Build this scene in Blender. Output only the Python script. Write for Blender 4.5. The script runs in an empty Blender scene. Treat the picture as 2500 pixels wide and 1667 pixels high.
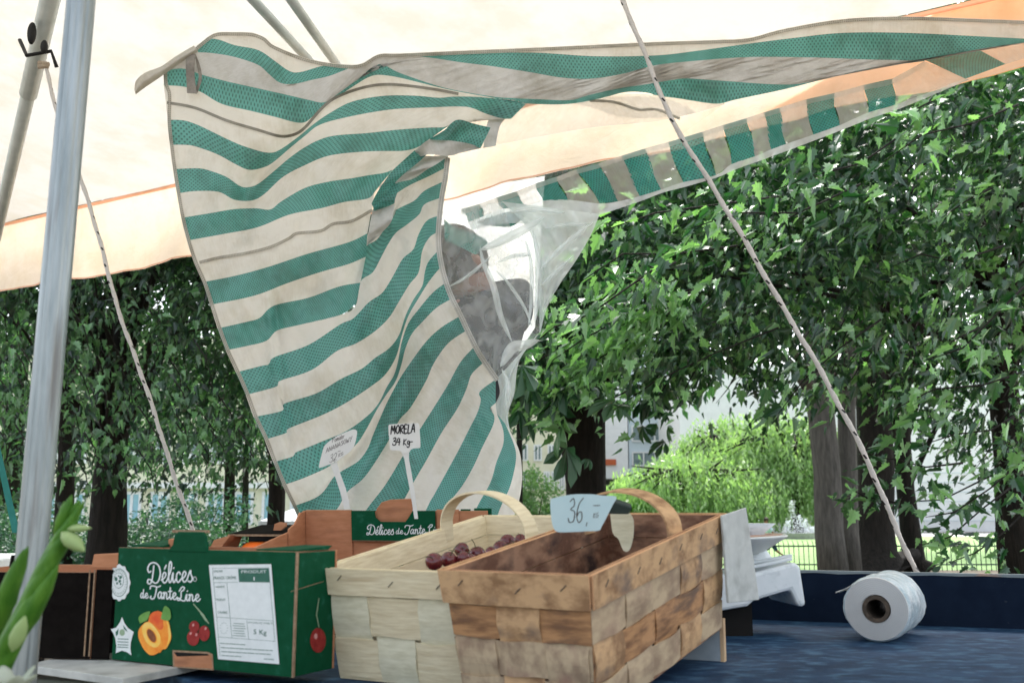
import bpy, bmesh, math, random
import numpy as np
from mathutils import Vector, Matrix, Euler

random.seed(7)
rng = np.random.default_rng(11)
SC = bpy.context.scene
COL = SC.collection
R = math.radians

# ------------------------------------------------------------------ camera
CAM_H, TILT, LENS = 1.1, R(9.5), 35.0
FPX = LENS / 36 * 2500
cd = bpy.data.cameras.new("camera")
cam = bpy.data.objects.new("camera", cd)
COL.objects.link(cam)
cam.location = (0, 0, CAM_H)
cam.rotation_euler = (R(90) + TILT, 0, 0)
cd.lens = LENS; cd.sensor_width = 36; cd.clip_end = 600; cd.clip_start = 0.05
cd.dof.use_dof = True; cd.dof.focus_distance = 2.65; cd.dof.aperture_fstop = 8.0
SC.camera = cam
# ------------------------------------------------------------------ light
SUN_EL, SUN_AZ = R(58), R(14)          # azimuth from +Y towards +X : the sun stands beyond the stall
w = bpy.data.worlds.new("World"); SC.world = w; w.use_nodes = True
nt = w.node_tree; nt.nodes.clear()
sky = nt.nodes.new('ShaderNodeTexSky'); sky.sky_type = 'NISHITA'; sky.sun_disc = False
sky.sun_elevation = SUN_EL; sky.sun_rotation = SUN_AZ
sky.air_density = 1.0; sky.dust_density = 3.5; sky.ozone_density = 1.0
bg = nt.nodes.new('ShaderNodeBackground'); bg.inputs[1].default_value = 0.15
wo = nt.nodes.new('ShaderNodeOutputWorld')
hs = nt.nodes.new('ShaderNodeHueSaturation'); hs.inputs['Saturation'].default_value = .42      # thin overcast
nt.links.new(sky.outputs[0], hs.inputs['Color']); nt.links.new(hs.outputs[0], bg.inputs[0]); nt.links.new(bg.outputs[0], wo.inputs[0])
sd = bpy.data.lights.new("sun", 'SUN'); sd.energy = 1.5; sd.angle = R(12); sd.color = (1.0, 0.97, 0.92)
sun = bpy.data.objects.new("sun", sd); COL.objects.link(sun)
sdir = Vector((math.sin(SUN_AZ) * math.cos(SUN_EL), math.cos(SUN_AZ) * math.cos(SUN_EL), math.sin(SUN_EL)))
sun.rotation_euler = sdir.to_track_quat('Z', 'Y').to_euler()
sun.location = (0, 0, 30)
SC.view_settings.view_transform = 'Standard'; SC.view_settings.look = 'None'
SC.view_settings.exposure = 1.9; SC.view_settings.gamma = 1.0; SC.view_settings.use_curve_mapping = False
SC.cycles.max_bounces = 10; SC.cycles.transparent_max_bounces = 16
SC.cycles.sample_clamp_indirect = 6.0

# ------------------------------------------------------------------ helpers
def ray(px, py):
    dx = (px - 1250) / FPX; dy = (833.5 - py) / FPX
    return Vector((dx, math.cos(TILT) - dy * math.sin(TILT), math.sin(TILT) + dy * math.cos(TILT)))
CP = Vector((0, 0, CAM_H))
def P(px, py, Y):
    d = ray(px, py); return CP + d * (Y / d.y)
def G(px, py, z):
    d = ray(px, py); return CP + d * ((z - CAM_H) / d.z)
def onplane(px, py, o, n):
    d = ray(px, py); return CP + d * ((o - CP).dot(n) / d.dot(n))

class MB:
    def __init__(s): s.v = []; s.f = []; s.m = []; s.uv = []
    def add(s, vs, fs, mi=0, M=None):
        b = len(s.v)
        for p in vs:
            p = Vector(p); s.v.append(M @ p if M else p)
        for f in fs: s.f.append([b + i for i in f]); s.m.append(mi)
        return s
    def hexa(s, c, mi=0, M=None):   # c: 4 bottom ccw, 4 top ccw
        return s.add(c, [(3,2,1,0),(4,5,6,7),(0,1,5,4),(1,2,6,5),(2,3,7,6),(3,0,4,7)], mi, M)
    def box(s, a, b, mi=0, M=None):
        x0,y0,z0 = a; x1,y1,z1 = b
        return s.hexa([(x0,y0,z0),(x1,y0,z0),(x1,y1,z0),(x0,y1,z0),(x0,y0,z1),(x1,y0,z1),(x1,y1,z1),(x0,y1,z1)], mi, M)
    def tube(s, pts, rad, n=10, mi=0, cap=True):
        pts = [Vector(p) for p in pts]
        if not hasattr(rad, '__len__'): rad = [rad] * len(pts)
        rings = []; up = None
        for i, p in enumerate(pts):
            t = (pts[min(i+1, len(pts)-1)] - pts[max(i-1, 0)]).normalized()
            if up is None:
                up = Vector((0,0,1)) if abs(t.z) < .9 else Vector((1,0,0))
            a = t.cross(up).normalized(); b = a.cross(t).normalized(); up = b
            base = len(s.v)
            for k in range(n):
                an = 2*math.pi*k/n
                s.v.append(p + (a*math.cos(an) + b*math.sin(an))*rad[i])
            rings.append(base)
        for i in range(len(rings)-1):
            for k in range(n):
                k2 = (k+1) % n
                s.f.append([rings[i]+k, rings[i]+k2, rings[i+1]+k2, rings[i+1]+k]); s.m.append(mi)
        if cap:
            s.f.append([rings[0]+k for k in reversed(range(n))]); s.m.append(mi)
            s.f.append([rings[-1]+k for k in range(n)]); s.m.append(mi)
        return s
    def lathe(s, prof, n=32, M=None, mi=0, close=False):
        b = len(s.v)
        for r, z in prof:
            for k in range(n):
                a = 2*math.pi*k/n; p = Vector((r*math.cos(a), r*math.sin(a), z)); s.v.append(M @ p if M else p)
        m = len(prof)
        for i in range(m if close else m-1):
            j = (i+1) % m
            for k in range(n):
                k2 = (k+1) % n
                s.f.append([b+i*n+k, b+i*n+k2, b+j*n+k2, b+j*n+k]); s.m.append(mi)
        return s
    def ball(s, c, r, seg=16, rings=10, mi=0, sq=(1,1,1), M=None):
        prof = [(max(1e-4, math.sin(math.pi*i/rings))*r, -math.cos(math.pi*i/rings)*r) for i in range(rings+1)]
        T = Matrix.Translation(c) @ (M or Matrix()) @ Matrix.Diagonal((sq[0], sq[1], sq[2], 1))
        return s.lathe(prof, seg, T, mi)
    def poly(s, pts, thick, nrm, mi=0):
        pts = [Vector(p) for p in pts]; n = len(pts); d = nrm*thick
        s.add(pts + [p+d for p in pts], [list(range(n))[::-1], [n+i for i in range(n)]] + [(i,(i+1)%n,n+(i+1)%n,n+i) for i in range(n)], mi)
        return s
    def build(s, name, mat, parent=None, smooth=False, world=True, bevel=0, label=None, solid=0, sub=0):
        me = bpy.data.meshes.new(name)
        vs = s.v
        if parent is not None and world:
            inv = parent['_'+'x'] if False else wm(parent).inverted(); vs = [inv @ Vector(p) for p in vs]
        me.from_pydata([tuple(p) for p in vs], [], s.f)
        mats = mat if isinstance(mat, (list, tuple)) else [mat]
        for m in mats: me.materials.append(m)
        if len(mats) > 1: me.polygons.foreach_set('material_index', s.m)
        if s.uv:
            ul = me.uv_layers.new(name='UVMap')
            for l in me.loops: ul.data[l.index].uv = s.uv[l.vertex_index]
        bm = bmesh.new(); bm.from_mesh(me)
        if not s.uv: bmesh.ops.recalc_face_normals(bm, faces=bm.faces)
        bm.to_mesh(me); bm.free()
        if smooth: me.polygons.foreach_set('use_smooth', [True]*len(me.polygons))
        o = bpy.data.objects.new(name, me); COL.objects.link(o)
        if parent is not None: o.parent = parent
        if bevel:
            b = o.modifiers.new('bevel', 'BEVEL'); b.width = bevel; b.segments = 2; b.limit_method = 'ANGLE'; b.angle_limit = R(40)
        if solid:
            b = o.modifiers.new('solid', 'SOLIDIFY'); b.thickness = solid; b.offset = 0
        if sub:
            b = o.modifiers.new('sub', 'SUBSURF'); b.levels = sub; b.render_levels = sub
        if label: o['label'] = label
        return o
def wm(o):
    M = Matrix.LocRotScale(o.location, o.rotation_euler, o.scale)
    return wm(o.parent) @ M if o.parent else M
def tag(o, label=None, cat=None, group=None, kind=None):
    if label: o['label'] = label
    if cat: o['category'] = cat
    if group: o['group'] = group
    if kind: o['kind'] = kind
    return o
def thing(name, label, cat, loc=(0,0,0), rot=(0,0,0), group=None):
    o = bpy.data.objects.new(name, None); COL.objects.link(o)
    o.location = loc; o.rotation_euler = rot; o.empty_display_size = .1
    return tag(o, label, cat, group)
def copy_tree(o, parent=None):
    c = o.copy(); COL.objects.link(c); c.parent = parent
    for ch in [x for x in bpy.data.objects if x.parent == o]: copy_tree(ch, c)
    return c

# ------------------------------------------------------------------ materials
def newmat(name):
    m = bpy.data.materials.new(name); m.use_nodes = True; m.node_tree.nodes.clear(); return m, m.node_tree
def nd(nt, t, **kw):
    n = nt.nodes.new(t)
    for k, v in kw.items():
        if k.startswith('i_'): n.inputs[k[2:].replace('_', ' ')].default_value = v
        else: setattr(n, k, v)
    return n
def ramp(nt, fac, stops):
    r = nt.nodes.new('ShaderNodeValToRGB'); e = r.color_ramp.elements
    while len(e) < len(stops): e.new(0.5)
    for i, (p, c) in enumerate(stops): e[i].position = p; e[i].color = (*c, 1) if len(c) == 3 else c
    nt.links.new(fac, r.inputs[0]); return r.outputs[0]
def pm(name, c1, c2=None, scale=20, stretch=(1,1,1), rough=.6, bump=.2, metal=0, lo=.35, hi=.65, detail=6, spec=.28, stain=None, coat=0, bdist=.002, trans=0, sheen=0, rot=(0,0,0)):
    m, nt = newmat(name); L = nt.links.new
    c2 = c2 or tuple(x*.8 for x in c1)
    tc = nd(nt, 'ShaderNodeTexCoord'); mp = nd(nt, 'ShaderNodeMapping'); mp.inputs['Scale'].default_value = stretch; mp.inputs['Rotation'].default_value = rot
    L(tc.outputs['Object'], mp.inputs[0])
    no = nd(nt, 'ShaderNodeTexNoise'); no.inputs['Scale'].default_value = scale; no.inputs['Detail'].default_value = detail; no.inputs['Roughness'].default_value = .6
    L(mp.outputs[0], no.inputs[0])
    col = ramp(nt, no.outputs[0], [(lo, c1), (hi, c2)])
    if stain:
        sc, ss, slo, shi = stain
        n2 = nd(nt, 'ShaderNodeTexNoise'); n2.inputs['Scale'].default_value = ss; n2.inputs['Detail'].default_value = 5
        L(mp.outputs[0], n2.inputs[0])
        f = nd(nt, 'ShaderNodeMapRange'); f.inputs[1].default_value = slo; f.inputs[2].default_value = shi; L(n2.outputs[0], f.inputs[0])
        mx = nd(nt, 'ShaderNodeMix', data_type='RGBA'); L(f.outputs[0], mx.inputs[0]); L(col, mx.inputs[6]); mx.inputs[7].default_value = (*sc, 1)
        col = mx.outputs[2]
    bs = nd(nt, 'ShaderNodeBsdfPrincipled'); L(col, bs.inputs['Base Color'])
    bs.inputs['Roughness'].default_value = rough; bs.inputs['Metallic'].default_value = metal
    bs.inputs['Specular IOR Level'].default_value = spec; bs.inputs['Coat Weight'].default_value = coat
    if bump:
        bp = nd(nt, 'ShaderNodeBump'); bp.inputs['Strength'].default_value = bump; bp.inputs['Distance'].default_value = bdist
        L(no.outputs[0], bp.inputs['Height']); L(bp.outputs[0], bs.inputs['Normal'])
    out = nd(nt, 'ShaderNodeOutputMaterial')
    if trans:
        tr = nd(nt, 'ShaderNodeBsdfTranslucent'); L(col, tr.inputs[0]); ms = nd(nt, 'ShaderNodeMixShader'); ms.inputs[0].default_value = trans
        L(bs.outputs[0], ms.inputs[1]); L(tr.outputs[0], ms.inputs[2]); L(ms.outputs[0], out.inputs[0])
    else: L(bs.outputs[0], out.inputs[0])
    return m
def cloth(name, col, dark=None, weave=0, dirt=.25, transl=.55, holes=0, bump=.55, fib=60):
    """woven sheet: diffuse + light coming through; weave = period in UV units"""
    m, nt = newmat(name); L = nt.links.new
    tc = nd(nt, 'ShaderNodeTexCoord')
    no = nd(nt, 'ShaderNodeTexNoise'); no.inputs['Scale'].default_value = 5; no.inputs['Detail'].default_value = 8; no.inputs['Roughness'].default_value = .65
    L(tc.outputs['Object'], no.inputs[0])
    mp = nd(nt, 'ShaderNodeMapping'); mp.inputs['Scale'].default_value = (.22, .03, 1)
    L(tc.outputs['UV'], mp.inputs[0])
    fb = nd(nt, 'ShaderNodeTexNoise'); fb.inputs['Scale'].default_value = 1.0; fb.inputs['Detail'].default_value = 4
    L(mp.outputs[0], fb.inputs[0])
    a = nd(nt, 'ShaderNodeMath', operation='MULTIPLY_ADD'); L(fb.outputs[0], a.inputs[0]); a.inputs[1].default_value = .14; 
    hh = nd(nt, 'ShaderNodeMath', operation='MULTIPLY'); L(no.outputs[0], hh.inputs[0]); hh.inputs[1].default_value = .86; L(hh.outputs[0], a.inputs[2])
    d = dark or tuple(c*(1-dirt)*f for c, f in zip(col, (.98, .95, .88)))
    c = ramp(nt, a.outputs[0], [(.38, d), (.54, col)])
    hole = None
    if weave:
        sx = nd(nt, 'ShaderNodeSeparateXYZ'); L(tc.outputs['UV'], sx.inputs[0])
        def sn(o, ph=0):
            q = nd(nt, 'ShaderNodeMath', operation='MULTIPLY'); L(o, q.inputs[0]); q.inputs[1].default_value = 2*math.pi/weave
            r = nd(nt, 'ShaderNodeMath', operation='SINE'); L(q.outputs[0], r.inputs[0]); return r.outputs[0]
        pr = nd(nt, 'ShaderNodeMath', operation='MULTIPLY'); L(sn(sx.outputs[0]), pr.inputs[0]); L(sn(sx.outputs[1]), pr.inputs[1])
        mr = nd(nt, 'ShaderNodeMapRange'); mr.inputs[1].default_value = .0; mr.inputs[2].default_value = .8; mr.inputs[4].default_value = .8; L(pr.outputs[0], mr.inputs[0])
        mx = nd(nt, 'ShaderNodeMix', data_type='RGBA'); L(mr.outputs[0], mx.inputs[0]); L(c, mx.inputs[6]); mx.inputs[7].default_value = (*[x*.26 for x in col], 1)
        c = mx.outputs[2]; hole = mr.outputs[0]
    di = nd(nt, 'ShaderNodeBsdfDiffuse'); L(c, di.inputs[0]); tr = nd(nt, 'ShaderNodeBsdfTranslucent'); L(c, tr.inputs[0])
    bp = nd(nt, 'ShaderNodeBump'); bp.inputs['Strength'].default_value = bump; bp.inputs['Distance'].default_value = .01
    n3 = nd(nt, 'ShaderNodeTexNoise'); n3.inputs['Scale'].default_value = 20; n3.inputs['Detail'].default_value = 10; n3.inputs['Distortion'].default_value = 1.6; n3.inputs['Roughness'].default_value = .62
    L(tc.outputs['Object'], n3.inputs[0]); L(n3.outputs[0], bp.inputs['Height']); L(bp.outputs[0], di.inputs['Normal']); L(bp.outputs[0], tr.inputs['Normal'])
    ms = nd(nt, 'ShaderNodeMixShader'); ms.inputs[0].default_value = transl; L(di.outputs[0], ms.inputs[1]); L(tr.outputs[0], ms.inputs[2])
    gl = nd(nt, 'ShaderNodeBsdfGlossy'); gl.inputs['Roughness'].default_value = .45; L(bp.outputs[0], gl.inputs['Normal'])
    m2 = nd(nt, 'ShaderNodeMixShader'); m2.inputs[0].default_value = .04; L(ms.outputs[0], m2.inputs[1]); L(gl.outputs[0], m2.inputs[2])
    last = m2.outputs[0]
    if holes:
        tp = nd(nt, 'ShaderNodeBsdfTransparent'); m3 = nd(nt, 'ShaderNodeMixShader'); m3.inputs[0].default_value = holes
        L(last, m3.inputs[1]); L(tp.outputs[0], m3.inputs[2]); last = m3.outputs[0]
    out = nd(nt, 'ShaderNodeOutputMaterial'); L(last, out.inputs[0]); return m
def plastic(name, clear, tint=(.93,.97,.96), body=(.85,.9,.9), gloss=.12, scale=9, spread=.25):
    m, nt = newmat(name); L = nt.links.new
    tc = nd(nt, 'ShaderNodeTexCoord')
    n = nd(nt, 'ShaderNodeTexNoise'); n.inputs['Scale'].default_value = scale; n.inputs['Detail'].default_value = 8; n.inputs['Distortion'].default_value = 1.2
    L(tc.outputs['Object'], n.inputs[0])
    mr = nd(nt, 'ShaderNodeMapRange'); mr.inputs[1].default_value = .3; mr.inputs[2].default_value = .7; mr.inputs[3].default_value = min(1, clear+spread*.5); mr.inputs[4].default_value = max(0, clear-spread*.5)
    L(n.outputs[0], mr.inputs[0])
    bp = nd(nt, 'ShaderNodeBump'); bp.inputs['Strength'].default_value = .5; bp.inputs['Distance'].default_value = .015; L(n.outputs[0], bp.inputs['Height'])
    tr = nd(nt, 'ShaderNodeBsdfTranslucent'); tr.inputs[0].default_value = (*body, 1); di = nd(nt, 'ShaderNodeBsdfDiffuse'); di.inputs[0].default_value = (*body, 1)
    ms = nd(nt, 'ShaderNodeMixShader'); ms.inputs[0].default_value = .6; L(di.outputs[0], ms.inputs[1]); L(tr.outputs[0], ms.inputs[2])
    gl = nd(nt, 'ShaderNodeBsdfGlossy'); gl.inputs['Roughness'].default_value = .22; L(bp.outputs[0], gl.inputs['Normal'])
    m2 = nd(nt, 'ShaderNodeMixShader'); m2.inputs[0].default_value = gloss; L(ms.outputs[0], m2.inputs[1]); L(gl.outputs[0], m2.inputs[2])
    tp = nd(nt, 'ShaderNodeBsdfTransparent'); tp.inputs[0].default_value = (*tint, 1)
    m3 = nd(nt, 'ShaderNodeMixShader'); L(mr.outputs[0], m3.inputs[0]); L(m2.outputs[0], m3.inputs[1]); L(tp.outputs[0], m3.inputs[2])
    out = nd(nt, 'ShaderNodeOutputMaterial'); L(m3.outputs[0], out.inputs[0]); return m
def leafmat(name, dark, mid, light, transl=.35, rough=.42, spec=.5):
    m, nt = newmat(name); L = nt.links.new
    at = nd(nt, 'ShaderNodeAttribute', attribute_name='rnd')
    c = ramp(nt, at.outputs['Fac'], [(0, dark), (.55, mid), (.93, light), (1.0, tuple(x*1.35 for x in light))])
    bs = nd(nt, 'ShaderNodeBsdfPrincipled'); L(c, bs.inputs['Base Color']); bs.inputs['Roughness'].default_value = rough; bs.inputs['Specular IOR Level'].default_value = spec
    tr = nd(nt, 'ShaderNodeBsdfTranslucent'); 
    g = nd(nt, 'ShaderNodeMix', data_type='RGBA', blend_type='MULTIPLY'); g.inputs[0].default_value = 1; L(c, g.inputs[6]); g.inputs[7].default_value = (1.35, 1.75, .72, 1)
    L(g.outputs[2], tr.inputs[0])
    ms = nd(nt, 'ShaderNodeMixShader'); ms.inputs[0].default_value = transl; L(bs.outputs[0], ms.inputs[1]); L(tr.outputs[0], ms.inputs[2])
    out = nd(nt, 'ShaderNodeOutputMaterial'); L(ms.outputs[0], out.inputs[0]); return m

GREEN = (.035, .33, .27)
M = {}
M['cl_white'] = cloth('cream_weave', (.92, .89, .82), dirt=.16, transl=.66, fib=60)
M['cl_green'] = cloth('green_weave', (.15, .45, .40), weave=9.0, dirt=.38, transl=.66)
M['cl_hem'] = cloth('hem_weave', (.60, .56, .48), dirt=.25, transl=.4)
M['cl_seam'] = cloth('seam_thread', (.28, .26, .21), dirt=.3, transl=.2)
M['cl_grey'] = cloth('doubled_cream_weave', (.66, .65, .62), dirt=.25, transl=.4)
M['cl_gsheer'] = cloth('sheer_green_weave', (.05, .36, .31), weave=8.0, dirt=.3, transl=.55, holes=.12)
M['cl_wsheer'] = cloth('sheer_cream_weave', (.86, .84, .80), dirt=.15, transl=.6, holes=.55)
M['cl_sheet'] = cloth('added_sheet_canvas', (.93,.94,.94), dirt=.04, transl=.6)
M['cl_strap'] = pm('strap_webbing', (.22,.20,.17), (.3,.27,.23), scale=90, rough=.8)
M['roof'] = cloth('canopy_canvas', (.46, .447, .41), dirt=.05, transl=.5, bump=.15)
M['valance'] = cloth('valance_canvas', (.93, .78, .62), dirt=.05, transl=.5, bump=.25)
M['orange'] = cloth('shaded_valance_canvas', (.90, .50, .24), dirt=.08, transl=.5, bump=.15)  # valance tone out of the sun, shade put into the colour
M['piping'] = cloth('piping_canvas', (.82, .42, .26), dirt=.1, transl=.3, bump=.1)
M['pl_clear'] = plastic('clear_plastic', .88, tint=(.97,.96,.94), spread=.12, gloss=.10, scale=3)
M['pl_mid'] = plastic('cloudy_plastic', .70, tint=(.96,.98,.98), body=(.96,.98,.98), spread=.22, gloss=.14, scale=14)
M['pl_frost'] = plastic('frosted_plastic', .24, tint=(.88,.96,.95), body=(.93,.98,.97), spread=.3, gloss=.12, scale=7)
M['pl_fold'] = plastic('folded_plastic', .38, tint=(.9,.96,.95), body=(.95,.98,.98), spread=.25, gloss=.15, scale=14)
M['alu'] = pm('anodised_aluminium', (.25,.29,.295), (.38,.42,.425), scale=14, stretch=(6,6,.5), rough=.42, metal=.6, bump=.15, stain=((.20,.20,.19), 9, .56, .72))
M['alu2'] = pm('strut_aluminium', (.56,.62,.61), (.66,.71,.70), scale=20, rough=.4, metal=.3, bump=.1)
M['black'] = pm('black_rubber', (.015,.015,.015), rough=.6)
M['cord'] = pm('tie_cord', (.30,.24,.18), (.45,.36,.26), scale=200, rough=.9)
M['navy'] = pm('painted_wood_navy', (.004,.021,.056), (.017,.050,.108), scale=14, stretch=(1,1.6,1.6), rough=.62, spec=.16, bump=.4, detail=12, stain=((.05,.12,.20), 30, .50, .75))
M['lip'] = pm('painted_board_navy', (.003,.008,.020), (.006,.013,.028), scale=22, rough=.75, spec=.08, bump=.3, detail=10, stain=((.06,.07,.08), 40, .68, .8))
M['liptop'] = pm('worn_board_edge', (.09,.12,.14), (.14,.17,.18), scale=14, rough=.6, bump=.4, stain=((.45,.20,.08), 3.2, .55, .60))
M['pale_board'] = pm('pale_laminate', (.42,.44,.42), (.52,.54,.51), scale=30, rough=.55, bump=.2, stain=((.28,.29,.27), 20, .55, .75))
M['skirt'] = pm('olive_board', (.10,.115,.09), (.13,.14,.115), scale=30, rough=.8)
M['cgreen'] = pm('printed_card_green', (.001,.058,.022), (.003,.070,.030), scale=60, rough=.65, bump=.2, spec=.10, stain=((.02,.13,.08), 60, .62, .85))
M['cblack'] = pm('printed_card_black', (.005,.004,.0035), (.009,.0075,.0065), scale=50, rough=.85, spec=.04, bump=.2)
M['kraft'] = pm('kraft_card', (.38,.165,.08), (.46,.21,.11), scale=26, stretch=(1,1,4), rough=.85, bump=.25, stain=((.25,.11,.06), 12, .58, .8))
M['kedge'] = pm('kraft_edge', (.36,.25,.16), (.24,.15,.09), scale=160, rough=.9, bump=.6)
M['white'] = pm('white_print', (.74,.78,.77), (.68,.72,.71), scale=80, rough=.6, bump=0)
M['ink'] = pm('green_print', (.03,.12,.08), (.04,.14,.1), scale=80, rough=.6, bump=0)
M['marker'] = pm('marker_ink', (.012,.01,.01), (.02,.018,.016), scale=80, rough=.5, bump=0)
M['pen'] = pm('ballpoint_ink', (.05,.035,.03), (.09,.07,.06), scale=80, rough=.5, bump=0)
M['tagw'] = pm('tag_plastic', (.78,.77,.73), (.72,.71,.67), scale=30, rough=.4, bump=.05, trans=.2)
M['tagb'] = pm('blue_paper_tag', (.50,.68,.71), (.58,.74,.76), scale=14, rough=.8, bump=.4, trans=.15)
M['apri'] = pm('print_apricot', (.80,.22,.02), (.86,.36,.05), scale=60, rough=.6, bump=0)
M['apri_r'] = pm('print_apricot_red', (.66,.06,.02), (.75,.16,.03), scale=50, rough=.6, bump=0)
M['apri_y'] = pm('print_apricot_flesh', (.88,.50,.07), (.85,.58,.16), scale=70, rough=.6, bump=0)
M['stone'] = pm('print_apricot_stone', (.16,.05,.02), (.25,.08,.03), scale=180, rough=.6, bump=0)
M['pcherry'] = pm('print_cherry', (.22,.012,.012), (.32,.03,.025), scale=120, rough=.6, bump=0)
M['pcherry_l'] = pm('print_cherry_shine', (.55,.22,.2), (.6,.3,.28), scale=120, rough=.6, bump=0)
M['pleaf'] = pm('print_leaf', (.10,.26,.05), (.16,.34,.08), scale=60, rough=.6, bump=0)
M['pstem'] = pm('print_stem', (.25,.36,.22), (.3,.4,.26), scale=60, rough=.6, bump=0)
WR = (0,0,0)
M['wood_p'] = pm('pale_chip_wood', (.76,.67,.46), (.62,.52,.33), scale=26, stretch=(1,1,9), rough=.7, bump=.4, detail=9, stain=((.45,.34,.2), 7, .62, .8))
M['wood_p2'] = pm('pale_chip_wood_cool', (.74,.70,.52), (.60,.56,.39), scale=24, stretch=(1.5,1.5,6), rough=.7, bump=.4, detail=9)
M['wood_b'] = pm('stained_chip_wood', (.44,.235,.105), (.20,.10,.048), scale=16, stretch=(1,1,5), rough=.75, bump=.6, detail=12, lo=.42, hi=.62, stain=((.13,.085,.06), 8, .52, .72))
M['wood_b2'] = pm('stained_chip_wood_light', (.54,.34,.175), (.26,.145,.07), scale=14, stretch=(2,2,3), rough=.75, bump=.6, detail=12, lo=.44, hi=.64, stain=((.14,.10,.08), 9, .56, .78))
M['wood_b3'] = pm('greyed_chip_wood', (.50,.38,.24), (.30,.21,.135), scale=16, stretch=(3,1,2), rough=.75, bump=.6, detail=12, lo=.42, hi=.62, stain=((.30,.15,.12), 7, .55, .8))
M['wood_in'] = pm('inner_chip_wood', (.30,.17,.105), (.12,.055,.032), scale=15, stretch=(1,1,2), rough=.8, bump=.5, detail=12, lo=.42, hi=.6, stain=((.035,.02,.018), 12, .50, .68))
M['rimedge'] = pm('chip_wood_edge', (.62,.36,.19), (.52,.29,.15), scale=50, rough=.8, bump=.3)
M['staple'] = pm('staple_steel', (.06,.06,.055), (.1,.1,.09), rough=.5, metal=.6)
M['cherry'] = pm('cherry_skin', (.085,.010,.014), (.13,.015,.018), scale=10, rough=.18, bump=0, spec=.6)
M['tomato'] = pm('tomato_skin', (.80,.13,.02), (.82,.20,.03), scale=8, rough=.25, bump=0)
M['scale_w'] = pm('white_enamel', (.66,.71,.72), (.72,.76,.77), scale=40, rough=.35, bump=.1, stain=((.5,.55,.56), 60, .55, .75))
M['pan'] = pm('pan_enamel', (.60,.62,.60), (.68,.70,.68), scale=20, rough=.3, bump=.1, stain=((.42,.25,.17), 9, .62, .75))
M['panrim'] = pm('pan_top_brown', (.36,.22,.15), (.42,.27,.2), scale=20, rough=.5)
M['bagroll'] = pm('bag_roll_film', (.50,.64,.69), (.84,.90,.91), scale=34, stretch=(1,1,1), rough=.16, bump=1.0, bdist=.012, spec=.8, detail=9, trans=.25)
M['bagend'] = pm('bag_roll_end', (.78,.78,.76), (.72,.72,.70), scale=14, rough=.5, bump=.15, trans=.35)
M['tubecard'] = pm('tube_card', (.05,.04,.03), (.10,.075,.055), scale=90, rough=.9)
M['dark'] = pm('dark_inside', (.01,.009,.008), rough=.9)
M['riser'] = pm('blue_grey_board', (.30,.35,.38), (.36,.41,.44), scale=30, rough=.6)
M['pine'] = pm('raw_pine_edge', (.60,.42,.25), (.5,.33,.19), scale=60, stretch=(1,1,.3), rough=.8)
M['stem'] = pm('gladiolus_green', (.05,.17,.015), (.11,.27,.03), scale=30, stretch=(3,3,1), rough=.45, bump=.2, trans=.25)
M['bud'] = pm('pale_bud', (.36,.50,.20), (.46,.58,.28), scale=20, rough=.5, bump=.1, trans=.3)
M['petal'] = pm('white_petal', (.60,.64,.55), (.5,.56,.42), scale=25, rough=.6, trans=.3)
M['clipg'] = pm('dark_green_clip', (.02,.035,.03), (.03,.045,.04), rough=.6)
M['bark'] = pm('dark_bark', (.009,.008,.006), (.022,.018,.014), scale=7, stretch=(3,3,.6), rough=.95, bump=1, bdist=.03, detail=10)
M['bark_g'] = pm('grey_bark', (.07,.066,.058), (.13,.12,.105), scale=6, stretch=(4,4,.7), rough=.9, bump=.8, bdist=.02, detail=10)
M['twig'] = pm('green_twig', (.05,.06,.025), (.09,.085,.04), scale=10, rough=.8)
M['fence'] = pm('green_iron', (.012,.035,.028), (.02,.05,.04), scale=30, rough=.5)
M['grassg'] = pm('lawn', (.16,.27,.09), (.24,.37,.15), scale=3, rough=.95, bump=.5, bdist=.03, detail=12)
M['dirt'] = pm('bare_earth', (.12,.10,.075), (.19,.165,.125), scale=4, rough=.95, bump=.5, bdist=.03, detail=12)
M['pave'] = pm('pale_paving', (.45,.44,.41), (.55,.54,.51), scale=2, rough=.9)
M['skin'] = pm('skin', (.42,.22,.15), (.48,.26,.18), scale=20, rough=.5, bump=.05)
M['skin_d'] = pm('tanned_skin', (.26,.12,.075), (.30,.14,.09), scale=20, rough=.5, bump=.05)
M['hair'] = pm('dark_hair', (.025,.016,.012), (.05,.03,.02), scale=90, stretch=(1,1,.2), rough=.6, bump=.4)
M['tee'] = pm('charcoal_cotton', (.035,.036,.042), (.055,.056,.065), scale=12, rough=.9, bump=.3)
M['jeans'] = pm('dark_denim', (.02,.03,.06), (.03,.045,.08), scale=60, rough=.9)
M['teeblue'] = pm('pale_blue_cotton', (.40,.52,.60), (.48,.58,.66), scale=30, rough=.9)
M['shorts'] = pm('navy_cotton', (.015,.035,.075), (.03,.055,.10), scale=30, rough=.9)
M['pink'] = pm('pink_cotton', (.45,.2,.18), (.5,.25,.22), scale=30, rough=.9)
M['wcream'] = pm('cream_render', (.62,.60,.45), (.68,.66,.52), scale=3, rough=.9)
M['wwhite'] = pm('white_render', (.72,.72,.72), (.78,.78,.78), scale=3, rough=.9)
M['wgrey'] = pm('grey_blue_panel', (.50,.58,.62), (.56,.63,.67), scale=3, rough=.7)
M['glass'] = pm('window_glass', (.14,.19,.20), (.24,.30,.31), scale=2, rough=.1, bump=0)
M['glassb'] = pm('blue_window_glass', (.22,.42,.50), (.30,.50,.56), scale=2, rough=.15, bump=0)
M['frame'] = pm('white_frame', (.75,.76,.76), rough=.5)
M['orangewall'] = pm('orange_panel', (.55,.13,.05), rough=.7)
M['darkwall'] = pm('dark_shopfront', (.05,.055,.055), (.09,.10,.10), scale=30, rough=.4)
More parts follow.
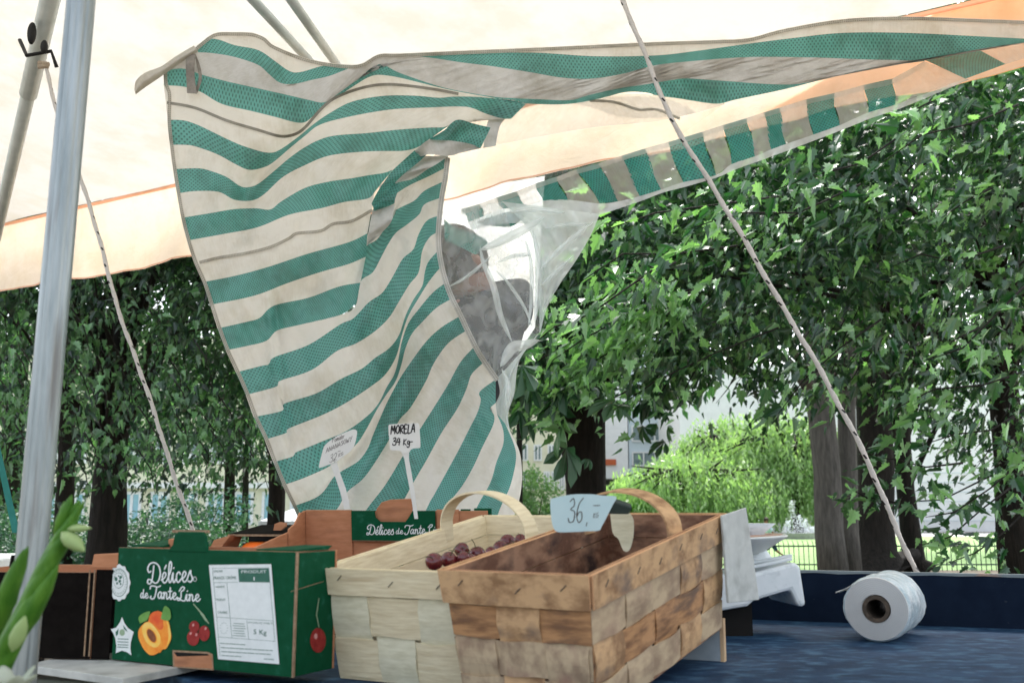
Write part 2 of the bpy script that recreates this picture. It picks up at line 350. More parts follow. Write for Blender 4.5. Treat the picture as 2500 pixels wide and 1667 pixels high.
M['carw'] = pm('white_car_paint', (.78,.79,.80), rough=.2, bump=0, coat=.5)
M['tent'] = pm('white_tent_canvas', (.72,.75,.78), rough=.8)
M['spray'] = pm('water_spray', (.75,.8,.85), (.85,.88,.9), scale=40, rough=.6, trans=.4)
M['gstone'] = pm('grey_stone', (.35,.35,.34), rough=.9)
M['bluecloth'] = pm('green_strap', (.02,.16,.13), (.03,.2,.17), scale=60, rough=.7)
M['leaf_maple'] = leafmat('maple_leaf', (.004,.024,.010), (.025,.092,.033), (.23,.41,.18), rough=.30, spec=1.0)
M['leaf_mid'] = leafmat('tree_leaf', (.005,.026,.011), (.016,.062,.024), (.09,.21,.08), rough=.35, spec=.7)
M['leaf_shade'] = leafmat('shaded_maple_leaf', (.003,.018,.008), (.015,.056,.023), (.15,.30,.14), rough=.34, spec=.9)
M['leaf_chest'] = leafmat('chestnut_leaf', (.012,.05,.022), (.035,.10,.05), (.11,.21,.10), transl=.25, rough=.35, spec=.7)
M['leaf_willow'] = leafmat('willow_leaf', (.19,.29,.13), (.29,.40,.20), (.44,.54,.31), transl=.35)
M['leaf_pale'] = leafmat('pale_shrub_leaf', (.10,.19,.08), (.17,.28,.13), (.28,.38,.2), transl=.3)
M['leaf_bush'] = leafmat('dark_shrub_leaf', (.015,.06,.035), (.035,.10,.06), (.09,.17,.12), transl=.25)
M['leaf_hedge'] = leafmat('hedge_leaf', (.10,.26,.03), (.16,.36,.06), (.22,.42,.1), transl=.3)

# ------------------------------------------------------------------ setting: ground
def sheet(name, x0, y0, x1, y1, z, mat, n=1):
    b = MB()
    for i in range(n+1):
        for j in range(n+1): b.v.append(Vector((x0+(x1-x0)*i/n, y0+(y1-y0)*j/n, z)))
    for i in range(n):
        for j in range(n): b.f.append([i*(n+1)+j, (i+1)*(n+1)+j, (i+1)*(n+1)+j+1, i*(n+1)+j+1]); b.m.append(0)
    return tag(b.build(name, mat), kind='structure')
sheet('ground', -300, -60, 300, 500, 0, M['dirt'])
sheet('lawn', -30, 18.4, 60, 40, .004, M['grassg'])
sheet('path', -60, 40, 90, 46, .006, M['pave'])

# ------------------------------------------------------------------ buildings
def windows(root, x0, x1, y, z0, z1, n, gapf=.25, glass='glass', mull=2):
    w_ = (x1-x0)/n
    for i in range(n):
        a = x0 + i*w_ + w_*gapf/2; b_ = a + w_*(1-gapf)
        f = MB(); t = .07*(z1-z0) + .02; d = .06
        f.box((a, y-d, z0), (a+t, y+.05, z1)).box((b_-t, y-d, z0), (b_, y+.05, z1)).box((a+t, y-d, z0), (b_-t, y+.05, z0+t)).box((a+t, y-d, z1-t), (b_-t, y+.05, z1))
        for k in range(1, mull):
            xm = a + (b_-a)*k/mull; f.box((xm-t/2, y-d, z0+t), (xm+t/2, y+.04, z1-t))
        fo = f.build('window', M['frame'], root)
        MB().box((a+t*.5, y-.02, z0+t*.5), (b_-t*.5, y-.012, z1-t*.5)).build('pane', M[glass], fo)
def XY(px, Y): return (px-1250)/FPX*Y
def Zp(py, Y): return P(1250, py, Y).z
def block(root, px0, px1, Y, z0, z1, depth, mat, name='wall'):
    return MB().box((XY(px0,Y), Y, z0), (XY(px1,Y), Y+depth, z1)).build(name, M[mat], root)
Y = 46
b1 = thing('apartment_building', 'cream building with white framed windows behind the trees at left', 'building', (XY(560,Y), Y, 0))
block(b1, -250, 1120, Y, 0, 9, 8, 'wcream')
MB().box((XY(-250,Y), Y-.35, 2.0), (XY(1120,Y), Y-.002, 2.25)).build('ledge', M['frame'], b1)
windows(b1, XY(-240,Y), XY(1110,Y), Y-.01, .35, 1.85, 20, .3, 'glassb')
windows(b1, XY(-240,Y), XY(1110,Y), Y-.01, 3.1, 4.6, 20, .4)
Y = 52
b2 = thing('low_building', 'cream building with a row of narrow white windows beside the chestnut trunk', 'building', (XY(1320,Y), Y, 0))
block(b2, 1130, 1398, Y, 0, 11, 8, 'wcream')
windows(b2, XY(1325,Y), XY(1397,Y), Y-.01, Zp(1196,Y), Zp(1150,Y), 4, .15)
windows(b2, XY(1262,Y), XY(1318,Y), Y-.01, Zp(1196,Y), Zp(1150,Y), 2, .3)
windows(b2, XY(1262,Y), XY(1397,Y), Y-.01, Zp(1125,Y), Zp(1085,Y), 4, .4)
Y = 55
b3 = thing('modern_building', 'white and pale blue building with wide windows right of the chestnut trunk', 'building', (XY(1520,Y), Y, 0))
block(b3, 1380, 1532, Y, Zp(1168,Y), 14, 8, 'wwhite')
block(b3, 1400, 1525, Y+1.2, 0, Zp(1168,Y)+.2, 6, 'darkwall', 'shopfront')
block(b3, 1520, 1536, Y-.25, 0, Zp(1163,Y), .2, 'wwhite', 'column')
block(b3, 1534, 1632, Y+.15, Zp(1000,Y)+.0, 14, 8, 'wgrey', 'bay')
block(b3, 1534, 1632, Y+.15, 0, Zp(1000,Y)-.002, 8, 'wgrey', 'bay')
block(b3, 1630, 1645, Y-.1, 0, 14, 8, 'wwhite', 'pier')
windows(b3, XY(1540,Y), XY(1628,Y), Y+.1, Zp(1138,Y), Zp(1102,Y), 1, .04, 'glass', 3)
windows(b3, XY(1540,Y), XY(1628,Y), Y+.1, Zp(1078,Y), Zp(1038,Y), 1, .04, 'glass', 3)
windows(b3, XY(1540,Y), XY(1628,Y), Y+.1, Zp(1200,Y), Zp(1165,Y), 1, .04, 'glass', 2)
MB().box((XY(1440,Y), Y-.12, Zp(1135,Y)), (XY(1502,Y), Y-.002, Zp(1121,Y))).build('balcony_panel', M['orangewall'], b3)
Y = 48
b4 = thing('white_hall', 'long white building with thin horizontal joints behind the two dark trunks', 'building', (XY(2250,Y), Y, 0))
block(b4, 1660, 2800, Y, 0, 8, 8, 'wwhite')
for k in range(6):
    MB().box((XY(1662,Y), Y-.03, .5+k*.45), (XY(2798,Y), Y-.003, .53+k*.45)).build('joint', M['wgrey'], b4)

# ------------------------------------------------------------------ iron fence
fy = 18.2
fn = thing('park_fence', 'low dark green iron fence with pointed bars along the lawn', 'fence', (7, fy, 0))
for (x0, x1) in ((3.6, 7.27), (7.29, 10.9)):
    rl = MB().box((x0, fy-.012, .42), (x1, fy+.012, .445)).box((x0, fy-.012, .10), (x1, fy+.012, .122))
    rl.build('rail', M['fence'], fn)
    bars = MB(); x = x0+.04
    while x < x1-.02:
        bars.tube([(x, fy, 0.0), (x, fy, .44), (x-.012, fy, .5), (x-.03, fy, .54)], [.0075,.0075,.006,.002], 5); x += .088
    bars.build('bars', M['fence'], fn)
for x in (3.58, 7.28, 10.92): MB().tube([(x, fy, 0), (x, fy, .56)], .018, 8).build('post', M['fence'], fn)

# ------------------------------------------------------------------ leaves
def half(pts): return pts
MAPLE = [(0,0),(.06,.08),(-.04,.22),(.10,.20),(.18,.38),(.28,.27),(.42,.36),(.45,.17),(.62,.23),(.68,.10),(1.0,.0)]
CHEST = [(0,0),(.3,.05),(.6,.15),(.82,.16),(1.0,0)]
SIMPLE = [(0,0),(.35,.24),(.7,.18),(1,0)]
WILL = [(0,0),(.5,.07),(1,0)]
def template(halfp, fold=.3, droop=.2):
    vs = []; fs = []; n = len(halfp)
    for sgn in (1, -1):
        b = len(vs)
        for (x, y) in halfp: vs.append((x-.0, y*sgn, abs(y)*fold - droop*x*x))
        idx = list(range(b, b+n)); fs.append(idx if sgn > 0 else idx[::-1])
    return np.array(vs), fs
T_MAPLE = template(MAPLE, .32, .34); T_SIMPLE = template(SIMPLE, .3, .25); T_WILL = template(WILL, .1, .3)
T_FAR = (np.array([(0,0,0),(.45,.3,.06),(1,0,-.12),(.5,-.3,.06)]), [[0,1,2,3]])
def t_chest():
    vs = []; fs = []
    for k, a in enumerate((-75, -38, 0, 38, 75)):
        L = (.72, .92, 1, .92, .72)[k]; ca, sa = math.cos(R(a)), math.sin(R(a))
        tv, tf = template(CHEST, .35, .45); b = len(vs)
        for (x, y, z) in tv: vs.append(((x*ca - y*1.3*sa)*L, (x*sa + y*1.3*ca)*L, z))
        fs += [[b+i for i in f] for f in tf]
    return np.array(vs), fs
T_CHEST = t_chest()
def leaf_mesh(name, pos, axis, size, tmpl, mat, parent, jitter=.55, rnd=None, cull=False):
    """pos (n,3), axis (n,3) leaf directions, size (n,)"""
    n = len(pos); tv, tf = tmpl; k = len(tv)
    ax = axis / np.linalg.norm(axis, axis=1, keepdims=True)
    nr = np.tile(np.array([[0, 0, 1.0]]), (n, 1)) + rng.normal(0, jitter, (n, 3))
    sd_ = np.cross(nr, ax); sd_ /= np.linalg.norm(sd_, axis=1, keepdims=True) + 1e-9
    if cull: lat = rng.uniform(.5, 1.1, n)
    else: lat = np.ones(n)
    nn = np.cross(ax, sd_)
    V = pos[:, None, :] + size[:, None, None] * (tv[None, :, 0:1]*ax[:, None, :] + tv[None, :, 1:2]*(sd_*lat[:, None])[:, None, :] + tv[None, :, 2:3]*nn[:, None, :])
    V = V.reshape(-1, 3)
    inv = np.array(wm(parent).inverted()); V = V @ inv[:3, :3].T + inv[:3, 3]
    me = bpy.data.meshes.new(name); me.vertices.add(n*k); me.vertices.foreach_set('co', V.astype(np.float32).ravel())
    lens = [len(f) for f in tf]; tot = sum(lens); loops = np.concatenate([np.array(f) for f in tf])
    allv = (np.arange(n)[:, None]*k + loops[None, :]).ravel()
    me.loops.add(n*tot); me.loops.foreach_set('vertex_index', allv.astype(np.int32))
    st = np.cumsum([0]+lens[:-1]); allst = (np.arange(n)[:, None]*tot + st[None, :]).ravel()
    me.polygons.add(n*len(tf)); me.polygons.foreach_set('loop_start', allst.astype(np.int32))
    me.polygons.foreach_set('loop_total', np.tile(np.array(lens, dtype=np.int32), n))
    me.update(calc_edges=True)
    r = rng.random(n) if rnd is None else rnd
    a = me.attributes.new('rnd', 'FLOAT', 'FACE'); a.data.foreach_set('value', np.repeat(r, len(tf)).astype(np.float32))
    me.materials.append(mat); me.polygons.foreach_set('use_smooth', [False]*len(me.polygons))
    o = bpy.data.objects.new(name, me); COL.objects.link(o); o.parent = parent
    return o
def crown_points(c, rad, clumps, per, spread, droop=.5, shell=2.4, seed=0, zmin=None, wind=(-.5,0,0)):
    g = np.random.default_rng(seed)
    d = g.normal(size=(clumps, 3)); d /= np.linalg.norm(d, axis=1, keepdims=True)
    r = g.random(clumps)**(1/shell)
    cc = np.array(c) + d*r[:, None]*np.array(rad)
    if zmin is not None:
        cc[:, 2] = np.where(cc[:, 2] < zmin, zmin + (zmin-cc[:, 2])*.3, cc[:, 2])
    out = d.copy(); out[:, 2] *= .3; out += g.normal(0, .35, (clumps, 3)); out += np.array(wind); out[:, 2] -= droop
    out /= np.linalg.norm(out, axis=1, keepdims=True)
    pos = []; ax = []
    t = g.random((clumps, per))
    P_ = cc[:, None, :] + out[:, None, :]*(t[:, :, None]-.3)*spread*2 + g.normal(0, spread*.28, (clumps, per, 3))
    A_ = out[:, None, :]*.9 + g.normal(0, .6, (clumps, per, 3)); A_[:, :, 2] -= .25
    rn = np.clip(g.random((clumps, 1))*.55 + g.random((clumps, per))*.5 - .03, 0, 1)
    return P_.reshape(-1, 3), A_.reshape(-1, 3), rn.ravel(), cc, out
EDGE = [(-400,1200),(0,1235),(200,1225),(350,1240),(430,1215),(560,1195),(650,1195),(760,1150),(1240,1090),(1320,1050),(1385,985),(1420,960),(1480,950),(1530,985),(1570,1030),(1610,1080),(1650,1105),(1720,1080),(1800,1075),(1900,1065),(1985,1040),(2060,1080),(2130,1110),(2200,1165),(2260,1180),(2330,1300),(2420,1400),(2600,1500),(3400,1500)]
def under_edge(p, ncr):
    """lower limit of the foliage: browsed and pruned crowns end along one height line; sprays beyond index ncr are kept"""
    a = math.cos(TILT)*p[:, 1] + math.sin(TILT)*(p[:, 2]-CAM_H); b = -math.sin(TILT)*p[:, 1] + math.cos(TILT)*(p[:, 2]-CAM_H)
    px = 1250 + p[:, 0]/a*FPX; py = 833.5 - b/a*FPX
    e = np.interp(px, [q[0] for q in EDGE], [q[1] for q in EDGE]) + rng.normal(0, 16, len(p))
    idx = np.arange(len(p))
    # boughs: foliage gathers in layered sprays with hollows between them
    x, y, z = p[:, 0], p[:, 1], p[:, 2]; h = 7.5/np.clip(y, 5, 20)
    nz = (np.sin(x*5.1*h+z*2.3*h+y*1.7) + np.sin(z*7.3*h-x*2.9*h+y*2.6+1.3) + .8*np.sin(x*11.7*h+y*4.1-z*5.9*h+.4) + .6*np.sin(z*16*h+x*8.3*h+2.2))
    gap = (nz < -.75) & (rng.random(len(p)) < .93)
    return ((py < e) & ~gap) | (idx >= ncr) & (~gap | (rng.random(len(p)) < .25))
def trunk(parent, path, rad, mat, limbs=(), name='trunk', n=14):
    t = MB().tube(path, rad, n)
    for v in t.v:
        a = math.atan2(v.y-path[0][1], v.x-path[0][0]); s = 1 + .05*math.sin(5*a) + .02*math.sin(v.z*9 + a*3)
        v.x = path[0][0] + (v.x-path[0][0])*s
    for lp, lr in limbs: t.tube(lp, lr, 7)
    return t.build(name, mat, parent, smooth=True)
def tree(name, label, base, path, rad, crown, tm, mat, bark, group=None, size=(.09,.13), limb=10, seed=1, extra=None, per=16, clumps=500, spread=.3, jitter=.55, droop=.5, zmin=None, cat='tree', shell=2.4):
    t = thing(name, label, cat, base, group=group)
    rn_ = random.Random(seed)
    pts = []; axs = []; rr = []; limbs = []
    top = Vector(path[-1])
    cls = crown if isinstance(crown, list) else [crown]
    for q, (c, rd, f) in enumerate(cls):
        p_, a_, r_, cc, out = crown_points(c, rd, int(clumps*f), per, spread, droop, shell=shell, seed=seed*7+q, zmin=zmin)
        pts.append(p_); axs.append(a_); rr.append(r_)
        for k in range(limb):
            e = Vector(cc[rn_.randrange(len(cc))]); i0 = rn_.randint(len(path)//2, len(path)-1); s0 = Vector(path[i0])
            m1 = s0.lerp(e, .4) + Vector((rn_.uniform(-.2,.2), rn_.uniform(-.2,.2), rn_.uniform(.1,.4)))
            m2 = s0.lerp(e, .75) + Vector((rn_.uniform(-.2,.2), rn_.uniform(-.2,.2), rn_.uniform(0,.2)))
            limbs.append(([s0, m1, m2, e], [rad[i0]*.38, rad[i0]*.2, rad[i0]*.08, .003]))
    ncr = sum(len(q_) for q_ in pts)
    if extra:
        for (path_e, nleaf, sp, lt) in extra:
            pe = [np.array(p) for p in path_e]; g = rng
            tt = g.random(nleaf)*(len(pe)-1); i = np.minimum(tt.astype(int), len(pe)-2); fr = tt-i
            A = np.array(pe)[i]; B = np.array(pe)[i+1]; pos = A + (B-A)*fr[:, None]
            dirn = (B-A)/np.linalg.norm(B-A, axis=1, keepdims=True)
            pos = pos + g.normal(0, sp, (nleaf, 3)); axx = dirn*.8 + g.normal(0, .6, (nleaf, 3)); axx[:, 2] -= .35
            pts.append(pos); axs.append(axx); rr.append(np.clip(g.random(nleaf)*(.8-lt)+.2+lt, 0, 1))
            limbs.append(([Vector(p) for p in path_e], [.006] + [.004]*(len(path_e)-2) + [.0015]))
    trunk(t, path, rad, bark, limbs)
    p_ = np.concatenate(pts); a_ = np.concatenate(axs); r_ = np.concatenate(rr)
    keep = under_edge(p_, ncr); p_, a_, r_ = p_[keep], a_[keep], r_[keep]
    sz = rng.uniform(size[0], size[1], len(p_))*np.where(rng.random(len(p_)) < .2, .6, 1)
    leaf_mesh('crown', p_, a_, sz, tm, mat, t, jitter, r_, True)
    return t

def base_path(px_b, Y, pts):    # pts: (px, py) list going up at depth Y; first point on the ground
    x0 = XY(px_b, Y); out = [Vector((P(px_b, 1240, Y).x, Y, 0))]
    for px, py in pts: out.append(P(px, py, Y))
    return out
# the big maple at the right: trunk right edge, crown hanging over the picture
Y = 8.6
pth = base_path(2478, Y, [(2476,1300),(2470,1150),(2450,950),(2430,700),(2400,300)])
ex = []
def sprig(pts, n, sp=.10, lt=0): ex.append(([P(a, b, c) for a, b, c in pts], n, sp, lt))
sprig([(2500,1120,5.2),(2420,1190,5.0),(2330,1250,4.8),(2260,1262,4.7)], 55, .07)
sprig([(2480,1180,5.4),(2400,1240,5.2),(2320,1310,5.0),(2250,1330,4.9)], 55, .08)
sprig([(2520,1230,5.6),(2450,1300,5.4),(2380,1350,5.3),(2310,1375,5.2)], 55, .09)
sprig([(2350,1130,5.0),(2260,1140,4.9),(2180,1120,4.8),(2150,1118,4.8)], 36, .06)
sprig([(2420,1160,6.0),(2300,1220,6.0),(2180,1225,6.0),(2070,1205,6.0)], 60, .06)
sprig([(2120,1215,6.0),(2090,1200,6.0),(2060,1230,6.0)], 14, .05)
sprig([(2500,1000,5.0),(2420,1050,4.9),(2330,1060,4.8),(2240,1090,4.8)], 70, .12)
sprig([(2520,900,4.8),(2400,940,4.6),(2280,950,4.5),(2180,1000,4.5)], 80, .13)
sprig([(2500,700,4.6),(2420,780,4.5),(2350,850,4.4),(2260,880,4.4)], 60, .10)
sprig([(2450,600,4.9),(2330,640,4.7),(2250,620,4.6),(2180,650,4.6)], 60, .12)
sprig([(2500,250,4.5),(2380,300,4.4),(2250,330,4.3),(2150,400,4.2)], 90, .13)
sprig([(2200,330,4.5),(2100,400,4.4),(1980,430,4.3),(1880,470,4.2)], 80, .12)
sprig([(2100,450,4.6),(1950,520,4.4),(1800,520,4.2),(1680,560,4.1)], 90, .12)
sprig([(1900,480,4.6),(1750,500,4.4),(1600,520,4.2),(1480,560,4.0)], 90, .11)
sprig([(1800,600,4.8),(1650,620,4.6),(1520,620,4.4),(1400,700,4.3)], 90, .11)
sprig([(1700,700,5.4),(1550,760,5.2),(1420,830,5.1),(1320,900,5.0)], 80, .10)
sprig([(1900,800,5.6),(1750,860,5.4),(1600,930,5.2),(1500,1000,5.2)], 90, .10)
sprig([(2150,780,5.2),(2050,850,5.1),(1960,930,5.0),(1900,1010,5.0)], 80, .11)
sprig([(2000,900,5.6),(1930,980,5.5),(1880,1040,5.5)], 40, .08)
sprig([(1620,640,4.6),(1450,760,4.4),(1350,800,4.3),(1290,850,4.2)], 46, .05)
for gx in range(2040, 2560, 46):
    for gy in range(820, 1150, 48):
        if gy > 960+(gx-2040)*.42: continue
        sprig([(gx+25, gy-45, 7.3), (gx, gy, 7.1), (gx-28, gy+38, 7.0)], 26, .12, -.1)
for gx in range(1620, 2040, 52):
    for gy in range(800, 1000, 50): sprig([(gx+25, gy-45, 7.3), (gx, gy, 7.1), (gx-28, gy+34, 7.0)], 24, .12, -.05)
for gx in range(1260, 1480, 55):
    for gy in range(720, 960, 60): sprig([(gx-20, gy-50, 7.0), (gx, gy, 6.9), (gx+20, gy+50, 6.8)], 22, .12, -.15)
for (a, b_, c_, n_) in ((1330,1010,5.4,90),(1380,960,5.3,110),(1440,900,5.2,120),(1500,860,5.2,120),(1560,800,5.1,120),(1620,760,5.1,100),(1400,800,5.2,90),(1480,740,5.1,90),(1560,700,5.0,70),(1450,1010,5.6,60),(2200,300,4.6,60),(2300,860,4.8,30),(2330,520,4.8,50),(1900,560,4.9,50)):
    sprig([(a+90,b_-60,c_+.15),(a+30,b_-30,c_+.05),(a-50,b_+25,c_)], int(n_*.8), .07, .45)  # paler leaf colours put sunlight into these clumps
tree('maple_tree', 'big green maple spreading over the right half, lobed leaves hanging to the fence', (pth[0].x, Y, 0), pth,
     [.17,.145,.13,.12,.10,.07], [((4.6, 8.6, 4.9), (3.6, 2.8, 2.8), .42), ((1.9, 8.6, 4.6), (2.2, 2.4, 2.2), .33), ((3.1, 6.0, 3.6), (1.9,1.1,1.35), .28), ((1.55, 6.6, 3.1), (1.3,1.2,1.1), .16)],
     T_MAPLE, M['leaf_maple'], M['bark'], size=(.05,.118), seed=3, extra=ex, per=22, clumps=2100, spread=.25, zmin=1.5, limb=12, droop=.35, jitter=.85)
# chestnut beside the striped sheet
Y = 9.5
pth = base_path(1435, Y, [(1432,1180),(1425,1100),(1412,1000),(1405,900),(1400,700),(1400,450)])
ex = []
sprig([(1400,900,5.6),(1340,960,5.4),(1290,980,5.3)], 14, .12)
sprig([(1450,930,5.6),(1420,990,5.5),(1400,1040,5.4)], 10, .08)
sprig([(1330,760,5.4),(1300,830,5.3),(1260,860,5.2)], 12, .10)
sprig([(1400,850,5.4),(1330,870,5.2),(1290,900,5.2)], 12, .10)
tree('chestnut_tree', 'dark chestnut tree with a thick black trunk and drooping fingered leaves', (pth[0].x, Y, 0), pth,
     [.20,.185,.21,.26,.22,.16,.10], [((.75, 9.2, 4.0), (2.3, 2.0, 2.0), .8), ((.35, 7.6, 2.75), (.75,.7,.6), .12)], T_CHEST, M['leaf_chest'], M['bark'],
     size=(.14,.21), seed=5, extra=ex, per=7, clumps=800, spread=.3, zmin=2.15, limb=12, droop=.6)
# double grey trunk in front of the fence
Y = 15.5
for (pxa, pts, rr_, lab, sd0) in ((2030, [(2026,1300),(2020,1150),(2005,1000),(1990,850),(1980,600)], [.235,.215,.205,.20,.18,.12], 'tree with the pale grey smooth trunk in front of the fence', 21),
                         (2072, [(2072,1300),(2070,1150),(2068,1000),(2075,850),(2090,600)], [.17,.16,.15,.14,.13,.09], 'tree with the darker grey trunk pressed behind the pale trunk', 22)):
    yy = Y + (.32 if sd0 == 22 else 0)
    pth = base_path(pxa, yy, pts)
    tree('grey_trunk_tree', lab, (pth[0].x, yy, 0), pth, rr_, [((pth[0].x-.3+(sd0-21), yy, 6.6), (3.6,3.0,3.0), 1)], T_SIMPLE, M['leaf_mid'], M['bark_g'], size=(.12,.19), seed=sd0, clumps=420, per=14, spread=.42, zmin=3.4, droop=.4)
# flared dark trunks by the fence
Y = 17.4
pth = base_path(2128, Y, [(2128,1385),(2132,1340),(2136,1280),(2140,1150),(2135,1000),(2120,850),(2110,600)])
tree('flared_trunk_tree', 'dark tree whose trunk flares into wide roots at the fence', (pth[0].x, Y, 0), pth, [.85,.62,.40,.33,.31,.30,.24,.14],
     [((pth[0].x, Y, 7.0), (4.2,3.4,3.2), 1)], T_SIMPLE, M['leaf_mid'], M['bark'], size=(.13,.2), seed=31, clumps=520, per=14, spread=.45, zmin=3.6)
Y = 17.9
pth = base_path(2238, Y, [(2232,1370),(2224,1300),(2212,1200),(2205,1100),(2200,950),(2230,700)])
tree('leaning_dark_tree', 'slimmer dark tree leaning left behind the flared trunk', (pth[0].x, Y, 0), pth, [.30,.20,.17,.15,.14,.13,.08],
     [((pth[0].x+1.6, Y+.5, 7.0), (4.0,3.0,3.0), 1)], T_SIMPLE, M['leaf_mid'], M['bark'], size=(.13,.2), seed=33, clumps=520, per=14, spread=.45, zmin=3.4)
# trees on the left
def ltree(name, label, px, Y, rad, crown, seed, size, clumps, per=14, zmin=2.6, pts=None, bark='bark', group=None, tm=T_SIMPLE, lm='leaf_mid', spread=.32, extra=None):
    pts = pts or [(px,1100),(px,900),(px,600),(px,300)]
    pth = base_path(px, Y, pts); r0 = rad
    return tree(name, label, (pth[0].x, Y, 0), pth, [r0*1.25, r0, r0*.9, r0*.8] + [r0*.6]*(len(pth)-4), crown, tm, M[lm], M[bark], size=size, seed=seed, clumps=clumps, per=per, zmin=zmin, group=group, spread=spread, extra=extra)
exl = []; _r = random.Random(8)
for gx in range(-60, 700, 62):
    for gy in range(700, 1150, 55):
        if gx > 420 + (gy-700)*.55: continue
        x_, y_, d_ = gx+_r.uniform(-25,25), gy+_r.uniform(-25,25), _r.uniform(6.2, 7.6)
        exl.append(([P(x_-30, y_-45, d_+.2), P(x_, y_, d_), P(x_+_r.uniform(-15,25), y_+62, d_-.05)], 30, .10, .40 if _r.random() < .30 else -.1))
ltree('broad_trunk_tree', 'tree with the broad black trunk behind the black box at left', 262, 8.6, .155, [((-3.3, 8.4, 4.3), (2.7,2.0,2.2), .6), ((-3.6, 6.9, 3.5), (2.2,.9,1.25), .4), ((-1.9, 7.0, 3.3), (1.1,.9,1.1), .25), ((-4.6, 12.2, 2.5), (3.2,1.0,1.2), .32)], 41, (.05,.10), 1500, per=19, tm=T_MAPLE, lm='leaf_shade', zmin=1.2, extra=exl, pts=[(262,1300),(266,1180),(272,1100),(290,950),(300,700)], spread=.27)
ltree('slim_trunk_tree', 'slim dark tree between the aluminium pole and the broad black trunk', 163, 11.5, .095, [((-6.0, 11.5, 5), (3,2.4,2.6), 1)], 43, (.11,.17), 700, zmin=1.3)
ltree('curved_trunk_tree', 'dark curved tree just left of the striped sheet', 672, 10.5, .085, [((-1.6, 10.4, 4.4), (2.4,2.0,2.3), 1), ((-2.5, 9.6, 2.5), (1.2,.9,1.0), .30)], 45, (.08,.125), 900, zmin=1.5, pts=[(676,1200),(672,1120),(655,1040),(628,960),(600,800),(590,500)])
ltree('sapling', 'thin sapling in front of the building with blue windows', 601, 24, .07, [((-6.2, 24, 4.2), (2.6,1.6,2.2), 1)], 47, (.14,.22), 420, zmin=1.7)
ltree('sapling', 'short sapling left of the one in front of blue windows', 562, 25, .12, [((-8.2, 25, 4.2), (3.0,1.6,2.4), 1)], 48, (.14,.22), 460, zmin=1.6)
# backdrop trees farther away (kept out of the low gaps)
far = [(-12, 24, 6.5, 6.0, 51, 'far tree crown behind the aluminium pole'), (-4.5, 30, 7.5, 5.5, 52, 'far tree crown above the cream building at left'),
       (1.75, 24, 7.2, 4.8, 53, 'far tree crown behind the chestnut tree'), (14.5, 27, 8.5, 6.5, 54, 'far tree crown above the white hall'), (21, 24, 8, 6.5, 55, 'far tree crown at the right edge')]
for (x, y, z, r, s, lab) in far:
    tree('background_tree', lab, (x, y, 0), [Vector((x, y, 0)), Vector((x, y, 2.5)), Vector((x, y, 5)), Vector((x, y, 8))], [.3,.25,.2,.1], [((x, y, z), (r, 3.0, 4.2), 1)],
         T_FAR, M['leaf_mid'], M['bark'], size=(.22,.36), seed=s, clumps=620, per=12, spread=.55, zmin=3.0, limb=6, group='trees far behind the stall')
ltree('low_branch_tree', 'leafy tree between the cream buildings behind the striped sheet edge', 1268, 20, .06, [((.7, 20, 3.6), (1.5,1.2,2.0), 1)], 57, (.12,.18), 260, zmin=1.5)
# willow
def willow(label, x, y, rx, ztop, n, seed, lm='leaf_willow', zlow=.4):
    t = thing('willow_tree', label, 'tree', (x, y, 0), group='willows beyond the lawn')
    g = np.random.default_rng(seed); rn_ = random.Random(seed)
    p = []; a = []; r = []; limbs = []
    for k in range(n):
        an = g.uniform(0, 2*math.pi); rr_ = math.sqrt(g.random())
        sx = x + rx*rr_*math.cos(an); sy = y + rx*.5*rr_*math.sin(an); z1 = ztop*(1-.42*rr_**2) + g.normal(0, .25)
        z0 = zlow + g.random()*ztop*.3 + (1-rr_)*.6
        m = int((z1-z0)/.085); zz = np.linspace(z1, z0, max(m, 3)); sway = g.normal(0, .05)
        q = np.stack([sx + sway*(z1-zz) + g.normal(0, .04, len(zz)), sy + g.normal(0, .04, len(zz)), zz], 1)
        p.append(q); aa = g.normal(0, .45, (len(zz), 3)); aa[:, 2] -= 1; a.append(aa); r.append(np.clip(g.random()*.6 + g.random(len(zz))*.4, 0, 1))
        if k % 26 == 0: limbs.append(([Vector((x, y, ztop*.45)), Vector(((x+sx)/2, (y+sy)/2, ztop*.85)), Vector((sx, sy, z1))], [.12, .06, .015]))
    trunk(t, [Vector((x, y, 0)), Vector((x+.1, y, ztop*.3)), Vector((x-.05, y, ztop*.6))], [.35, .28, .2], M['bark'], limbs)
    p = np.concatenate(p); a = np.concatenate(a); r = np.concatenate(r)
    leaf_mesh('crown', p, a, g.uniform(.16, .28, len(p)), (np.array([(0,0,0),(.5,.17,.0),(1,0,0),(.5,-.17,0)]), [[0,1,2,3]]), M[lm], t, .9, r)
willow('tall weeping willow with bright yellow green curtains left of the grey trunk', XY(1930,40.5), 40.5, 3.6, 4.7, 900, 61)
willow('lower pale willow spreading behind the brown basket', XY(1690,39), 39, 3.7, 3.0, 820, 62, zlow=.1)
willow('far willow strands filling the gap above the boy', XY(1800,43), 43, 3.8, 4.9, 700, 63)
def shrub(name, label, x, y, rad, lm, n, size, seed, cat='shrub', z=None, tm=T_FAR, group=None, jit=.8):
    t = thing(name, label, cat, (x, y, 0), group=group)
    p_, a_, r_, cc, out = crown_points((x, y, z or rad[2]), rad, n, 12, .16, -.2, shell=2.2, seed=seed)
    p_[:, 2] = np.abs(p_[:, 2]) + .02
    st = MB()
    for k in range(0, len(cc), max(1, len(cc)//9)): st.tube([Vector((x, y, 0)), Vector((x, y, 0)).lerp(Vector(cc[k]), .5) + Vector((0, 0, .1)), Vector(cc[k])], [.03, .015, .005], 5)
    st.build('stem', M['twig'], t)
    leaf_mesh('foliage', p_, a_, rng.uniform(size[0], size[1], len(p_)), tm, M[lm], t, jit, r_)
